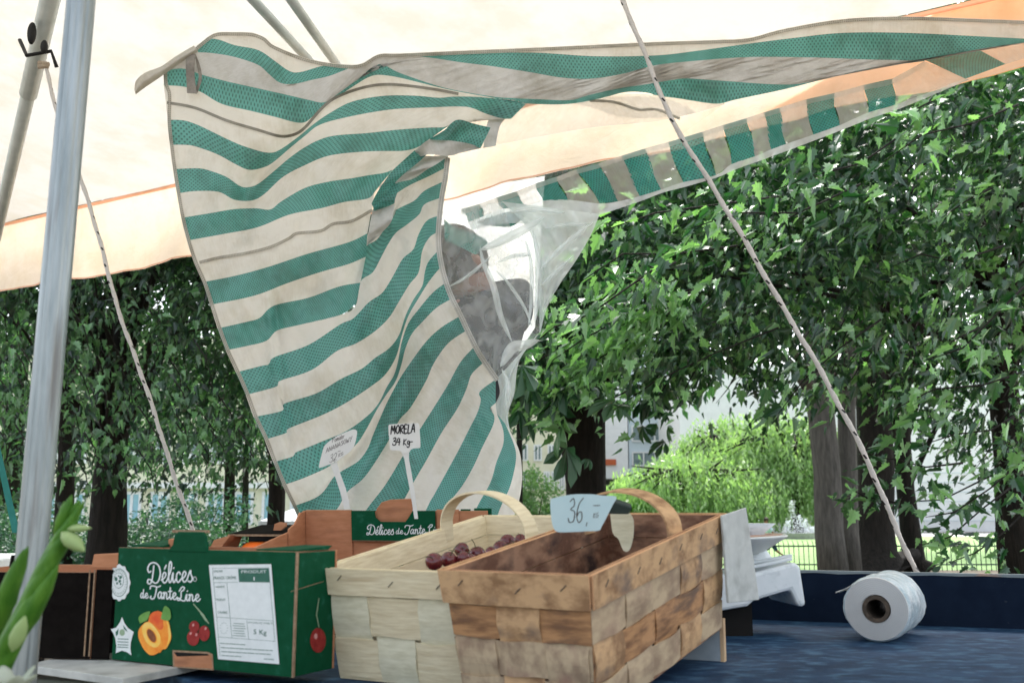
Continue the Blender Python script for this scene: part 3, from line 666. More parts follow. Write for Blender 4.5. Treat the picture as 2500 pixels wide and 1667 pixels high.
shrub('pale_bush', 'pale green bush between the striped sheet and the blue price tag', XY(1300,22), 22, (.75,.5,.95), 'leaf_pale', 330, (.07,.11), 71)
shrub('pale_bush', 'round pale bush in front of the modern building', XY(1560,42), 42, (.8,.5,1.0), 'leaf_pale', 160, (.12,.2), 72, z=1.3)
hd = thing('clipped_hedge', 'bright green clipped hedge below the modern building', 'hedge', (XY(1530,38), 38, 0))
MB().box((XY(1440,38), 38.1, 0), (XY(1600,38), 38.7, 1.15)).build('wood', M['twig'], hd)
pp = np.stack([rng.uniform(XY(1430,38), XY(1610,38), 5200), rng.uniform(37.9, 38.9, 5200), rng.random(5200)**.6*1.35], 1)
pp[:, 2] *= .6 + .55*(pp[:, 0]-XY(1430,38))/(XY(1610,38)-XY(1430,38))
leaf_mesh('foliage', pp, rng.normal(0, 1, (5200, 3)), rng.uniform(.10, .17, 5200), T_FAR, M['leaf_hedge'], hd, .9)
for i, (px, Y, rx, h, lab) in enumerate([(215,13,.9,.60,'dark bush behind the black box, left of the rope'),(330,12,.9,.62,'dark bush behind the green printed box, low'),(430,15,1.0,.80,'dark bush where the left rope passes'),
        (110,15,1.2,1.0,'grey green bush behind the aluminium pole'),(20,14,.8,.75,'bush at the left edge beside the green strap')]):
    shrub('dark_bush', lab, XY(px,Y), Y, (rx, .7, h*.62), 'leaf_bush', 420, (.05,.085), 80+i, group='low bushes at left', z=h*.6)
shrub('twiggy_bush', 'loose twiggy bush before the cream building, right of the left rope', XY(500,20), 20, (1.1,.6,.75), 'leaf_bush', 200, (.07,.11), 90)
# small distant things
fo = thing('fountain', 'white spray of a small fountain before the willow', 'fountain', (XY(1925,37), 37, 0))
MB().lathe([(.02,.0),(.75,.0),(.8,.22),(.72,.22),(.68,.12),(.02,.12)], 24, Matrix.Translation((XY(1925,37), 37, 0))).build('basin', M['gstone'], fo)
g = np.random.default_rng(5); q = []
for k in range(5):
    hx = XY(1925,37) + (0,.25,-.2,.45,.7)[k]; hh = (1.25,.7,.5,.55,.3)[k]
    tq = g.random(260); q.append(np.stack([hx + g.normal(0, .03+.10*(1-tq)), 37 + g.normal(0, .08, 260), .15 + tq*hh], 1))
leaf_mesh('water_jet', np.concatenate(q), g.normal(0, 1, (1300, 3)), g.uniform(.03, .07, 1300), T_FAR, M['spray'], fo, .9)
# tent peak seen left of the striped sheet
tp = P(722, 1235, 14)
te = thing('garden_tent', 'white pointed tent roof just left of the striped sheet bottom', 'tent', (tp.x, 14, 0))
a = MB(); zb = 1.0
c4 = [(tp.x-.42,13.7,.93),(tp.x+.42,13.7,.93),(tp.x+.42,14.5,.93),(tp.x-.42,14.5,.93)]
a.add(c4 + [(tp.x+.04,14.1,tp.z)], [(0,1,4),(1,2,4),(2,3,4),(3,0,4)]).add(c4 + [(x, y, .80) for x, y, z in c4], [(0,4,5,1),(1,5,6,2),(2,6,7,3),(3,7,4,0)])
a.build('roof', M['tent'], te)
for x, y, z in c4: MB().tube([(x, y, 0), (x, y, .93)], .015, 6).build('leg', M['alu2'], te)
# neighbour's white table at the left edge
nb = thing('neighbour_table', 'white topped table of the next stall at the left edge', 'table', (-1.9, 3.4, 0))
MB().box((-2.5, 3.2, .86), (-1.735, 3.9, .93)).build('tabletop', M['white'], nb, bevel=.006)
MB().box((-2.48, 3.24, .30), (-1.745, 3.86, .858)).build('skirt', M['cblack'], nb)
for x in (-2.4, -1.8):
    for y in (3.3, 3.8): MB().tube([(x, y, 0), (x, y, .30)], .02, 8).build('leg', M['alu2'], nb)

# ------------------------------------------------------------------ canopy
Zs = 2.62
def onz(px, py, z): return G(px, py, z)
sL = onz(0, 550, Zs); sM = onz(430, 475, Zs)
# straight seam line in 3D through two points seen at the left and at the right
sR = onz(2500, -22, Zs)
def seam(t, z=Zs):
    a = Vector((sL.x, sL.y, z)); b_ = Vector((sR.x, sR.y, z)); return a + (b_-a)*t
inward = Vector((sR.y-sL.y, -(sR.x-sL.x), 0)).normalized()      # towards the camera
if inward.y > 0: inward = -inward
cano = thing('market_canopy', 'cream canvas stall canopy filling the top, with a peach front edge', 'canopy', (sL.x, sL.y, 0))
def grid(fn, nu, nv, per=100):
    b = MB()
    for i in range(nu+1):
        for j in range(nv+1):
            u, v = i/nu, j/nv; b.v.append(Vector(fn(u, v))); b.uv.append((u*nu*per/10, v*nv*per/10))
    for i in range(nu):
        for j in range(nv): b.f.append([i*(nv+1)+j, (i+1)*(nv+1)+j, (i+1)*(nv+1)+j+1, i*(nv+1)+j+1]); b.m.append(0)
    return b
def wob(x, s=0): return math.sin(x*2.3+s)+.5*math.sin(x*5.1+1.7*s+.6)+.25*math.sin(x*11.3+s*2.1)
T1 = .80
def roof(u, v):
    t = -.02 + u*1.52; p = seam(t) + inward*(v*3.3); p.z += v*.85 + .012*wob(t*4+v*3) - .06*math.sin(math.pi*min(1, v*1.2))
    return p
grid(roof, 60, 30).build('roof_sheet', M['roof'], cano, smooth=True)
VH = .37
def val(t0, t1, off=0.0, amp=.022):
    def f(u, v):
        t = t0 + (t1-t0)*u; p = seam(t); p.z -= v*(VH-.22*max(0, t-.35))*(1+.03*math.sin(t*9)); p -= inward*(off + amp*wob(t*14, v*1.5)*v + .02*math.sin(v*3.1))
        return p
    return f
grid(val(-.02, 1.5), 120, 10).build('valance', M['valance'], cano, smooth=True)
def shade_edge(v):      # slanted shadow edge; the shaded valance is painted as an orange panel
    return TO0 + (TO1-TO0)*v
def tcol(px):
    # seam parameter of the vertical plane through a picture column
    a = Vector((sL.x, sL.y)); d = Vector((sR.x-sL.x, sR.y-sL.y)); k = (px-1250)/FPX
    zc = 1/math.cos(TILT)
    lo, hi = -1., 2.
    for _ in range(50):
        m = (lo+hi)/2; p = a + d*m
        c_ = math.cos(TILT)*p.y + math.sin(TILT)*(Zs-.1-CAM_H)
        if p.x/c_ < k: lo = m
        else: hi = m
    return lo
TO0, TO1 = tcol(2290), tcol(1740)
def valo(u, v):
    t0 = shade_edge(v); t = t0 + (1.5-t0)*u; return val(0, 1, .006)(t, v)
grid(valo, 60, 12).build('shaded_valance', M['orange'], cano, smooth=True)
def strip(t0, t1, zc, h, off):
    def f(u, v):
        t = t0 + (t1-t0)*u; p = seam(t); p.z += -zc - v*h; p += inward*off; return p
    return f
grid(strip(-.02, 1.5, -.006, .018, .004), 60, 1).build('piping', M['piping'], cano)
def hemf(u, v):
    t = -.02 + u*.8; p = val(-.02, .78)(u, 1); p.z += .006*v; p += inward*.004; return p
grid(hemf, 90, 1).build('bottom_hem', M['piping'], cano, smooth=True)
# frame tubes under the roof
def alutube(name, a, b_, r, parent, mat='alu2', n=14):
    return MB().tube([a, a.lerp(b_, .5), b_], r, n).build(name, M[mat], parent, smooth=True)
alutube('strut', P(590,-30,2.35), P(770,165,2.95), .0135, cano)
alutube('strut', P(690,-30,2.35), P(830,170,2.95), .0135, cano)
cb = alutube('corner_bar', P(-14,590,4.6), P(150,-120,3.0), .026, cano, 'alu2')
alutube('outer_bar', P(-14,590,4.6).lerp(P(150,-120,3.0), .60), P(150,-120,3.0), .033, cano, 'alu2')
MB().tube([P(76,140,3.35)+Vector((-.03,-.03,.05)), P(80,150,3.3)+Vector((0,-.045,0)), P(100,132,3.3)+Vector((.045,-.02,0)), P(104,165,3.3)+Vector((.05,0,0))], .007, 7).build('clamp', M['black'], cano)
MB().ball(P(88,95,3.3)+Vector((.004,-.04,0)), .019, 10, 8, sq=(.8,.8,2.2)).build('clip', M['black'], cano, smooth=True)
MB().ball(P(100,128,3.3)+Vector((.03,-.04,0)), .016, 10, 8, sq=(.8,.8,1.6)).build('clip', M['black'], cano, smooth=True)
# big fluted aluminium pole close to the camera
px0 = -.590
pol = thing('tent_pole', 'thick fluted aluminium pole standing close at the left', 'pole', (px0, 1.25, 0))
pr = MB(); n = 64; base = 0
ringz = [0.0, .6, 1.0, 1.4, 1.8, 2.3]
for z in ringz:
    for k in range(n):
        a = 2*math.pi*k/n
        r = .0182
        for g0 in (-112, -78, -40, -150):
            d = abs((math.degrees(a)-g0+180) % 360 - 180)
            if d < 7: r -= .0024*(1-d/7)
        pr.v.append(Vector((px0 + r*math.cos(a) + (z-1.1)*.012, 1.25 + r*math.sin(a), z)))
for i in range(len(ringz)-1):
    for k in range(n): k2 = (k+1) % n; pr.f.append([i*n+k, i*n+k2, (i+1)*n+k2, (i+1)*n+k]); pr.m.append(0)
pr.build('tube', M['alu'], pol, smooth=True)
MB().lathe([(.001,-.002),(.045,-.002),(.045,.008),(.026,.012),(.026,.05),(.024,.05)], 24, Matrix.Translation((px0, 1.25, .002))).build('foot', M['black'], pol)

# ------------------------------------------------------------------ ropes
def rope(name, label, pts, r, mat, flecks=True, group=None, ext=True):
    pts = [Vector(p) for p in pts]
    q = []
    for i in range(len(pts)-1):
        m = int((pts[i+1]-pts[i]).length/.012)+1
        for k in range(m): q.append(pts[i].lerp(pts[i+1], k/m))
    q.append(pts[-1])
    t = thing(name, label, 'rope', q[-1], group=group)
    b = MB(); ns = 8; acc = 0; rings = []
    mi_ = []
    for i, p in enumerate(q):
        d = (q[min(i+1, len(q)-1)]-q[max(i-1, 0)]).normalized(); a = d.cross(Vector((0,1,0))).normalized(); c = a.cross(d)
        sg = .0022*math.sin(i*.13)+.0012*math.sin(i*.41)
        for k in range(ns):
            an = 2*math.pi*k/ns + i*.55
            rr = r*(1+.10*math.cos(2*math.pi*k/ns*2))
            b.v.append(p + a*(math.cos(an)*rr+sg) + c*math.sin(an)*rr)
    for i in range(len(q)-1):
        for k in range(ns):
            k2 = (k+1) % ns; b.f.append([i*ns+k, i*ns+k2, (i+1)*ns+k2, (i+1)*ns+k])
            b.m.append(1 if flecks and k in (0, 4) and (i % 5) == 0 else 0)
    b.build('cord', [mat, M['marker']], t, smooth=True)
    return t
M['rope'] = pm('braided_rope', (.52,.49,.45), (.64,.60,.56), scale=260, rough=.9, bump=.5)
rr = rope('guy_rope', 'long braided guy rope crossing in front of the maple at right', [P(1500,-40,2.42), P(1640,290,2.37), P(1800,560,2.36), P(1980,860,2.36), P(2120,1130,2.38), P(2238,1395,2.42), (P(2238,1395,2.42).x+.32, 2.52, 0.0)], .0063, M['rope'], group='guy ropes of the canopy')
lr = rope('guy_rope', 'thin braided rope running down behind the aluminium pole at left', [P(104,160,3.3)+Vector((.02,-.03,0)), P(133,260,3.25), P(200,440,3.2), P(285,740,3.15), P(400,1080,3.15), P(485,1335,3.2), (P(485,1335,3.2).x+.30, 3.3, 0.0)], .0068, M['rope'], group='guy ropes of the canopy')
kn = P(104,165,3.3)+Vector((.02,-.035,0))
MB().tube([kn+Vector((-.018,0,.0)), kn+Vector((.018,0,-.006))], .009, 8).tube([kn+Vector((-.016,-.004,-.016)), kn+Vector((.018,-.003,-.014))], .008, 8).build('knot', M['cord'], lr, smooth=True)
st = thing('green_strap', 'dark green strap slanting down at the left edge', 'strap', P(42,1260,2.6))
MB().hexa([P(30,1300,2.6), P(48,1300,2.6), P(48,1300,2.604), P(30,1300,2.604), P(-30,1020,2.6), P(-16,1020,2.6), P(-16,1020,2.604), P(-30,1020,2.604)]).build('webbing', M['bluecloth'], st)

# ------------------------------------------------------------------ table
TZ = .87
tb = thing('market_table', 'dark blue painted stall table with a raised worn back board', 'table', (.2, 1.7, 0))
A_ = G(1882, 1513, TZ); B_ = G(2500, 1535, TZ); dl = (B_-A_).normalized(); dn = Vector((-dl.y, dl.x, 0))
bl = A_ - dl*1.22; br = A_ + dl*1.5                    # back edge
fr = br - dn*1.15; fl = bl - dn*.50
E1 = G(425, 1668, TZ); E2 = G(1100, 1760, TZ)
c = [bl, br, br - dn*1.15, E2 - dn*.25, G(470, 1662, TZ), G(300, 1612, TZ), bl - dn*.55]
MB().poly([Vector((p.x, p.y, TZ-.024)) for p in c][::-1], .024, Vector((0,0,1))).build('tabletop', M['navy'], tb, bevel=.002)
LH = .102
o_ = MB(); q0, q1 = bl + dn*.001, br + dn*.001
for (p, q) in ((q0, q1),):
    o_.hexa([p-Vector((0,0,.03)), q-Vector((0,0,.03)), q+dn*.02-Vector((0,0,.03)), p+dn*.02-Vector((0,0,.03)), p+Vector((0,0,LH)), q+Vector((0,0,LH)), q+dn*.02+Vector((0,0,LH)), p+dn*.02+Vector((0,0,LH))])
o_.build('back_board', M['lip'], tb, bevel=.0015)
z3 = Vector((0,0,LH+.0006))
cap = MB(); nn_ = 60
for i in range(nn_+1):
    p = q0.lerp(q1, i/nn_); cap.v += [p+z3 - dn*.0012 - Vector((0,0,.004+.003*abs(math.sin(i*1.3)*math.sin(i*.7)))), p+z3+dn*.0005, p+z3+dn*.021, p+z3+dn*.021-Vector((0,0,.004))]
for i in range(nn_):
    for k in range(3): cap.f.append([i*4+k, (i+1)*4+k, (i+1)*4+k+1, i*4+k+1]); cap.m.append(0)
cap.build('worn_edge', M['liptop'], tb)
for (x, y) in ((.9, 1.2), (1.2, 1.75), (-.55, 2.4), (-.2, 1.65)): MB().box((x-.03, y-.03, 0), (x+.03, y+.03, TZ-.024)).build('leg', M['lip'], tb)
# pale board at the left under the cartons
pbz = TZ+.004
pb = thing('pale_board', 'pale laminate board lying under the black and green cartons', 'board', G(250,1625,TZ+.004))
pts = [G(150,1602,pbz+.01), G(62,1622,pbz+.01), G(300,1655,pbz+.01), G(445,1626,pbz+.01), G(560,1600,pbz+.01), G(600,1560,pbz+.01), G(240,1545,pbz+.01)]
MB().poly([Vector((p.x, p.y, pbz)) for p in pts][::-1], .010, Vector((0,0,1))).build('board', M['pale_board'], pb, bevel=.001)
sk = thing('olive_crate', 'olive grey crate standing below the pale board at the bottom left', 'crate', G(300,1700,.6))
b_ = MB(); yA, yB = P(80,1640,1.55), P(430,1660,1.52)
b_.hexa([(yA.x, yA.y-.02, .45),(yB.x+.2, yB.y-.05, .45),(yB.x+.2, yB.y+.25, .45),(yA.x, yA.y+.25, .45),(yA.x, yA.y-.02, pbz-.022),(yB.x+.2, yB.y-.05, pbz-.030),(yB.x+.2, yB.y+.25, pbz-.030),(yA.x, yA.y+.25, pbz-.022)])
b_.build('body', M['skirt'], sk, bevel=.004)
b_ = MB(); b_.box((yA.x+.01, yA.y, .0), (yB.x+.15, yB.y+.2, .449)); b_.build('stand', M['cblack'], sk)

# ------------------------------------------------------------------ print helpers
class Plane:
    def __init__(s, o, ux, uy, parent):      # ux,uy unit vectors in the face; n outwards
        s.o = Vector(o); s.ux = Vector(ux).normalized(); s.uy = Vector(uy).normalized(); s.n = s.ux.cross(s.uy).normalized(); s.parent = parent
        if s.n.dot(CP - s.o) < 0: s.n = -s.n
    def hit(s, px, py, off=0): return onplane(px, py, s.o, s.n) + s.n*off
    def shape(s, pts, mat, off, name, parent=None):
        return MB().poly([s.hit(a, b_, off) for a, b_ in pts], .00012, s.n).build(name, mat, parent or s.parent)
def cr(pts, n=6):
    """Catmull-Rom through 2D points"""
    if len(pts) < 3:
        return [tuple(Vector(pts[0]).lerp(Vector(pts[-1]), i/n)) for i in range(n+1)]
    q = [Vector(p) for p in pts]; q = [q[0]*2-q[1]] + q + [q[-1]*2-q[-2]]; out = []
    for i in range(1, len(q)-2):
        for k in range(n):
            t = k/n; a, b_, c_, d = q[i-1:i+3]
            out.append(.5*((2*b_) + (-a+c_)*t + (2*a-5*b_+4*c_-d)*t*t + (-a+3*b_-3*c_+d)*t**3))
    out.append(q[-2]); return [tuple(p) for p in out]
def stroke(mb, plane, pts, wpx, off):
    """ribbon along px points; offset creeps up along the stroke so loops never share a plane"""
    pts = [Vector(p) for p in pts]; n = len(pts); L_ = []; 
    for i, p in enumerate(pts):
        d = (pts[min(i+1, n-1)]-pts[max(i-1, 0)])
        if d.length < 1e-6: d = Vector((1, 0))
        d.normalize(); nn_ = Vector((-d.y, d.x))
        if i == 0: p = p - d*wpx*.4
        if i == n-1: p = p + d*wpx*.4
        ww = wpx*.5*(.7 if i in (0, n-1) else 1)
        o2 = off + i*.000006
        L_.append((plane.hit(*(p+nn_*ww), o2), plane.hit(*(p-nn_*ww), o2)))
    b0 = len(mb.v)
    for a, c_ in L_: mb.v += [a, c_]
    for i in range(n-1): mb.f.append([b0+2*i, b0+2*i+1, b0+2*i+3, b0+2*i+2]); mb.m.append(0)
SCR = {
 'D': ([[(.62,1.72),(.55,1.2),(.42,.45),(.2,.02),(-.1,.1),(-.05,.42),(.3,.36),(.75,.06),(1.15,.2),(1.42,.9),(1.25,1.65),(.75,2.0),(.2,1.92),(-.08,1.5),(.05,1.12),(.3,1.2)]], 1.5),
 'e': ([[(0,.3),(.4,.52),(.58,.85),(.4,1.05),(.2,.8),(.16,.35),(.36,.04),(.62,.14),(.82,.42)]], .74),
 'E': ([[(0,.3),(.4,.52),(.58,.85),(.4,1.05),(.2,.8),(.16,.35),(.36,.04),(.62,.14),(.82,.42)], [(.4,1.35),(.62,1.72)]], .74),
 'l': ([[(0,.35),(.35,1.0),(.52,1.75),(.38,2.05),(.22,1.6),(.18,.4),(.34,.04),(.58,.38)]], .5),
 'i': ([[(0,.35),(.2,.98),(.18,.3),(.32,.03),(.55,.38)], [(.26,1.38),(.30,1.46)]], .48),
 'c': ([[(.6,.78),(.45,1.02),(.18,.8),(.14,.3),(.35,.03),(.72,.38)]], .68),
 's': ([[(0,.35),(.38,1.12),(.44,.75),(.62,.35),(.42,.02),(.12,.12)]], .66),
 'd': ([[(.55,.8),(.32,1.02),(.1,.6),(.16,.1),(.42,.15),(.6,.8),(.7,1.75),(.6,.5),(.7,.04),(.92,.35)]], .88),
 'T': ([[(-.05,1.35),(.05,1.75),(.5,1.82),(1.1,1.7),(1.55,1.92)], [(.95,1.72),(.85,1.0),(.62,.15),(.3,-.12),(.0,.05),(.1,.3)]], 1.08),
 'a': ([[(.6,.82),(.38,1.02),(.1,.62),(.15,.12),(.38,.1),(.58,.55),(.64,.95),(.6,.3),(.72,.04),(.95,.35)]], .86),
 'n': ([[(0,.85),(.12,.98),(.14,.5),(.13,.05)], [(.14,.5),(.36,.98),(.54,.8),(.54,.22),(.68,.03),(.92,.35)]], .84),
 't': ([[(.26,1.75),(.2,.4),(.34,.03),(.6,.35)], [(-.05,1.15),(.5,1.22)]], .5),
 'L': ([[(.2,1.35),(.6,1.95),(.95,1.9),(.8,1.5),(.5,1.3),(.48,.6),(.25,.05),(-.02,.12),(.1,.38),(.5,.1),(.95,.0),(1.15,.3)]], 1.08),
}
CAP = {
 'M': ([[(0,0),(.1,1),(.4,.35),(.65,1),(.75,0)]], .95), 'O': ([[(.35,1),(.05,.7),(.05,.25),(.35,0),(.6,.25),(.6,.75),(.35,1)]], .8),
 'R': ([[(.08,0),(.08,1)], [(.08,1),(.5,.95),(.55,.65),(.1,.5)], [(.1,.5),(.6,0)]], .78), 'E': ([[(.55,1),(.08,1),(.08,0),(.58,0)], [(.08,.5),(.45,.52)]], .72),
 'L': ([[(.1,1),(.08,0),(.55,.02)]], .7), 'A': ([[(0,0),(.35,1),(.65,0)], [(.12,.38),(.58,.38)]], .85), 'N': ([[(0,0),(.05,1),(.5,0),(.58,1)]], .78),
 'S': ([[(.5,.85),(.25,1),(.05,.75),(.45,.35),(.3,0),(0,.12)]], .65), 'W': ([[(0,1),(.18,0),(.38,.6),(.55,0),(.78,1)]], .95), 'Y': ([[(0,1),(.28,.5)], [(.6,1),(.15,-.15)]], .7),
 'K': ([[(.08,1),(.05,0)], [(.55,1),(.1,.45),(.6,0)]], .72), 'G': ([[(.55,.85),(.3,1),(.03,.5),(.3,0),(.58,.2),(.58,.5),(.35,.48)]], .75),
 'P': ([[(.05,0),(.12,1.25)], [(.0,1.1),(.5,1.3),(.6,.9),(.12,.65)]], .72), 'o': ([[(.25,.65),(.03,.4),(.1,.05),(.35,.05),(.45,.4),(.25,.65)]], .52),
 'm': ([[(0,.6),(.05,0)], [(.05,.4),(.22,.62),(.27,0)], [(.27,.4),(.45,.62),(.5,0)]], .62), 'i': ([[(.1,.62),(.08,0)], [(.14,.9),(.15,.94)]], .25),
 'd': ([[(.4,.5),(.15,.6),(.03,.2),(.2,0),(.42,.3),(.5,1.1),(.45,0)]], .58), 'r': ([[(.03,.6),(.08,0)], [(.08,.4),(.25,.62),(.4,.55)]], .42),
 'g': ([[(.45,.55),(.15,.62),(.05,.25),(.25,.05),(.45,.5),(.42,-.3),(.2,-.5),(0,-.3)]], .58), 'k': ([[(.05,1),(.05,0)], [(.42,.6),(.08,.3),(.45,0)]], .5),
 '3': ([[(.05,.9),(.35,1.05),(.45,.75),(.15,.55),(.5,.45),(.45,.05),(.1,-.02),(-.02,.15)]], .62), '2': ([[(.05,.8),(.3,1.05),(.5,.75),(.3,.3),(0,.0),(.3,.12),(.6,.0)]], .68),
 '4': ([[(.25,1),(.03,.45),(.55,.48)], [(.45,.95),(.42,0)]], .68), '6': ([[(.55,1.1),(.2,.8),(.05,.3),(.25,-.02),(.5,.15),(.45,.45),(.2,.42),(.08,.25)]], .68),
 ',': ([[(.12,.08),(.02,-.3)]], .25), '-': ([[(0,.45),(.42,.5)]], .55), '.': ([[(.05,.02),(.08,.05)]], .2), ' ': ([], .45)}
def write(plane, text, p0, ex, ey, wpx, mat, off, font, name='lettering', parent=None, jit=0, pitch=1):
    """p0 baseline start in px, ex / ey = px vectors of one glyph unit"""
    mb = MB(); x = 0; rn_ = random.Random(hash(len(text)))
    p0, ex, ey = Vector(p0), Vector(ex), Vector(ey)
    k = 0
    for ch in text:
        if ch == ' ': x += .55*pitch; continue
        strokes, adv = font[ch]; jy = rn_.uniform(-jit, jit)
        for s_ in strokes:
            pts = [p0 + ex*(x+a) + ey*(b_+jy) for a, b_ in s_]
            stroke(mb, plane, cr([tuple(p) for p in pts]) if len(pts) > 2 or True else pts, wpx, off + (k % 7)*.00002)
            k += 1
        x += adv*pitch
    return mb.build(name, mat, parent or plane.parent)
def ell(cx, cy, rx, ry, rot=0, n=28):
    c_, s_ = math.cos(R(rot)), math.sin(R(rot))
    return [(cx + rx*math.cos(2*math.pi*i/n)*c_ - ry*math.sin(2*math.pi*i/n)*s_, cy + rx*math.cos(2*math.pi*i/n)*s_ + ry*math.sin(2*math.pi*i/n)*c_) for i in range(n)]

# ------------------------------------------------------------------ the green printed carton in front
bz = pbz + .0115
BL = G(272, 1609, bz); BR = G(712, 1653, bz)
BL.z = BR.z = bz
U = (BR-BL); W = U.length; U.normalize(); V = Vector((-U.y, U.x, 0)); yaw = math.atan2(U.y, U.x)
Hc = .158; Dp = .088
gc = thing('fruit_carton', 'dark green printed carton with an apricot and cherries, front left', 'carton', BL, (0, 0, yaw))
th = .004
def gbox(root, W, D, H, mat_out, mat_in, flaps=True, name='wall', notch=None):
    """open carton in local coordinates, origin front left bottom"""
    m = [mat_out, mat_in, M['kedge']]
    def wall(nm, a, b_, outface):
        mb = MB().box(a, b_)
        mb.m = [2, 2, 1, 1, 1, 1]; mb.m[outface] = 0
        for i in range(6):
            if i not in (0, 1) and i != outface: mb.m[i] = 1
        return mb.build(nm, m, root, world=False, bevel=.0008)
    # hexa face order: bottom, top, front(-y), right(+x), back(+y), left(-x)
    wall(name, (0, 0, 0), (W, th, H), 2); wall(name, (0, D-th, 0), (W, D, H), 4)
    wall(name, (0, th+.0004, 0), (th, D-th-.0004, H-.001), 5); wall(name, (W-th, th+.0004, 0), (W, D-th-.0004, H-.001), 3)
    MB().box((th+.0005, th+.0005, .001), (W-th-.0005, D-th-.0005, .005)).build('base', mat_in, root, world=False)
gbox(gc, W, Dp, Hc, M['cgreen'], M['kraft'])
# crushed top flap and hand tabs
f1 = MB()
tz = Hc
f1.poly([(W*.30, -.001, tz-.004), (W*.33, -.001, tz+.006), (W*.34, -.002, tz+.020), (W*.36, -.001, tz+.024), (W*.50, -.001, tz+.024), (W*.52, -.002, tz+.018), (W*.53, -.001, tz+.004), (W*.53,-.001,tz-.004)], .004, Vector((0,1,0)))
f1.build('hand_flap', [M['cgreen']], gc, world=False, bevel=.001)
MB().box((W*.31, .0032, tz+.0225), (W*.515, .0075, tz+.0262)).build('flap_edge', M['kedge'], gc, world=False)
MB().hexa([(.004,.02,tz+.0005),(W*.21,.02,tz+.0005),(W*.24,.08,tz+.0005),(.02,.08,tz+.0005),(.004,.02,tz+.003),(W*.21,.02,tz+.003),(W*.24,.08,tz+.016),(.02,.08,tz+.006)]).build('top_flap', M['cgreen'], gc, world=False)
MB().hexa([(W*.205,.03,tz+.001),(W*.265,.03,tz+.001),(W*.27,.08,tz+.004),(W*.21,.08,tz+.004),(W*.205,.03,tz+.012),(W*.265,.03,tz+.013),(W*.27,.08,tz+.019),(W*.21,.08,tz+.019)]).build('tab', M['kraft'], gc, world=False, bevel=.001)
MB().hexa([(W-.07,.002,tz+.0005),(W-.001,.002,tz+.0005),(W-.001,Dp-.02,tz+.0005),(W-.05,Dp-.02,tz+.0005),(W-.07,.002,tz+.0025),(W-.001,.002,tz+.0025),(W-.001,Dp-.01,tz+.006),(W-.05,Dp-.01,tz+.006)]).build('top_flap', M['cgreen'], gc, world=False)
MB().box((W+.0002, -.0006, 0), (W+.0022, .0034, Hc)).build('corner_edge', M['kedge'], gc, world=False)
pf = Plane(BL - V*.0006, U, (0,0,1), gc)
s = .21495
def K(*pts): return [(240+a*s, 1330+b_*s) for a, b_ in pts]
def KE(cx, cy, rx, ry, rot=0): return K(*ell(cx, cy, rx, ry, rot))
# side of the carton
# hole at the bottom
pf.shape(K((845,1190),(1250,1212),(1300,1235),(1312,1420),(850,1385)), M['kedge'], .0002, 'hole_edge')
pf.shape(K((862,1212),(1245,1232),(1285,1250),(1300,1400),(868,1372)), M['kraft'], .0005, 'hole')
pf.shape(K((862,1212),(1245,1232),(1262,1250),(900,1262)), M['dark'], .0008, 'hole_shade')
# round seal
sc_ = []
for i in range(72):
    a = 2*math.pi*i/72; r = 1+.045*math.cos(12*a)
    sc_.append((240+123*r*math.cos(a)+0, 425+203*r*math.sin(a)))
seal = pf.shape(K(*sc_), M['white'], .0003, 'round_seal')
pf.shape(KE(240,425,96,160), M['ink'], .0005, 'ring', seal); pf.shape(KE(240,425,91,153), M['white'], .0007, 'ring', seal)
pf.shape(KE(238,400,58,90), M['ink'], .0009, 'ring', seal); pf.shape(KE(238,400,54,85), M['white'], .0011, 'ring', seal)
for (a, b_, c_, d, r) in ((210,385,16,24,0),(262,365,14,20,30),(252,408,14,18,0),(222,432,12,14,0),(262,440,9,12,0),(240,350,8,9,0),(196,360,8,7,0)): pf.shape(KE(a,b_,c_,d,r), M['ink'], .0013, 'mark', seal)
arc = MB()
for i in range(26):
    a = R(-160 + i*13.2); c0 = (240+76*math.cos(a), 418+124*math.sin(a)); c1 = (240+88*math.cos(a), 418+142*math.sin(a))
    stroke(arc, pf, [K(c0)[0], K(c1)[0]], 1.3, .0013+(i%2)*.0001)
arc.build('tiny_lettering', M['ink'], seal)
# star seal
star = [(272,815),(300,885),(340,940),(405,985),(390,1030),(372,1100),(366,1170),(378,1250),(330,1215),(272,1195),(200,1225),(208,1150),(196,1060),(176,1005),(145,955),(205,935),(245,880)]
ss_ = pf.shape(K(*star), M['white'], .0003, 'star_seal')
pf.shape(K((200,985),(236,945),(228,1010),(205,1035)), M['ink'], .0006, 'mark', ss_)
pf.shape(K((285,905),(320,950),(335,985),(296,952)), M['ink'], .0006, 'mark', ss_)
pf.shape(KE(275,990,30,38,0), M['pstem'], .0006, 'mark', ss_)
tl = MB()
for i, y in enumerate((1062,1095,1128,1155)): 
    stroke(tl, pf, K((228,y),(342,y+5)), 2.6, .0007+i*.0001)
tl.build('tiny_lettering', M['ink'], ss_)
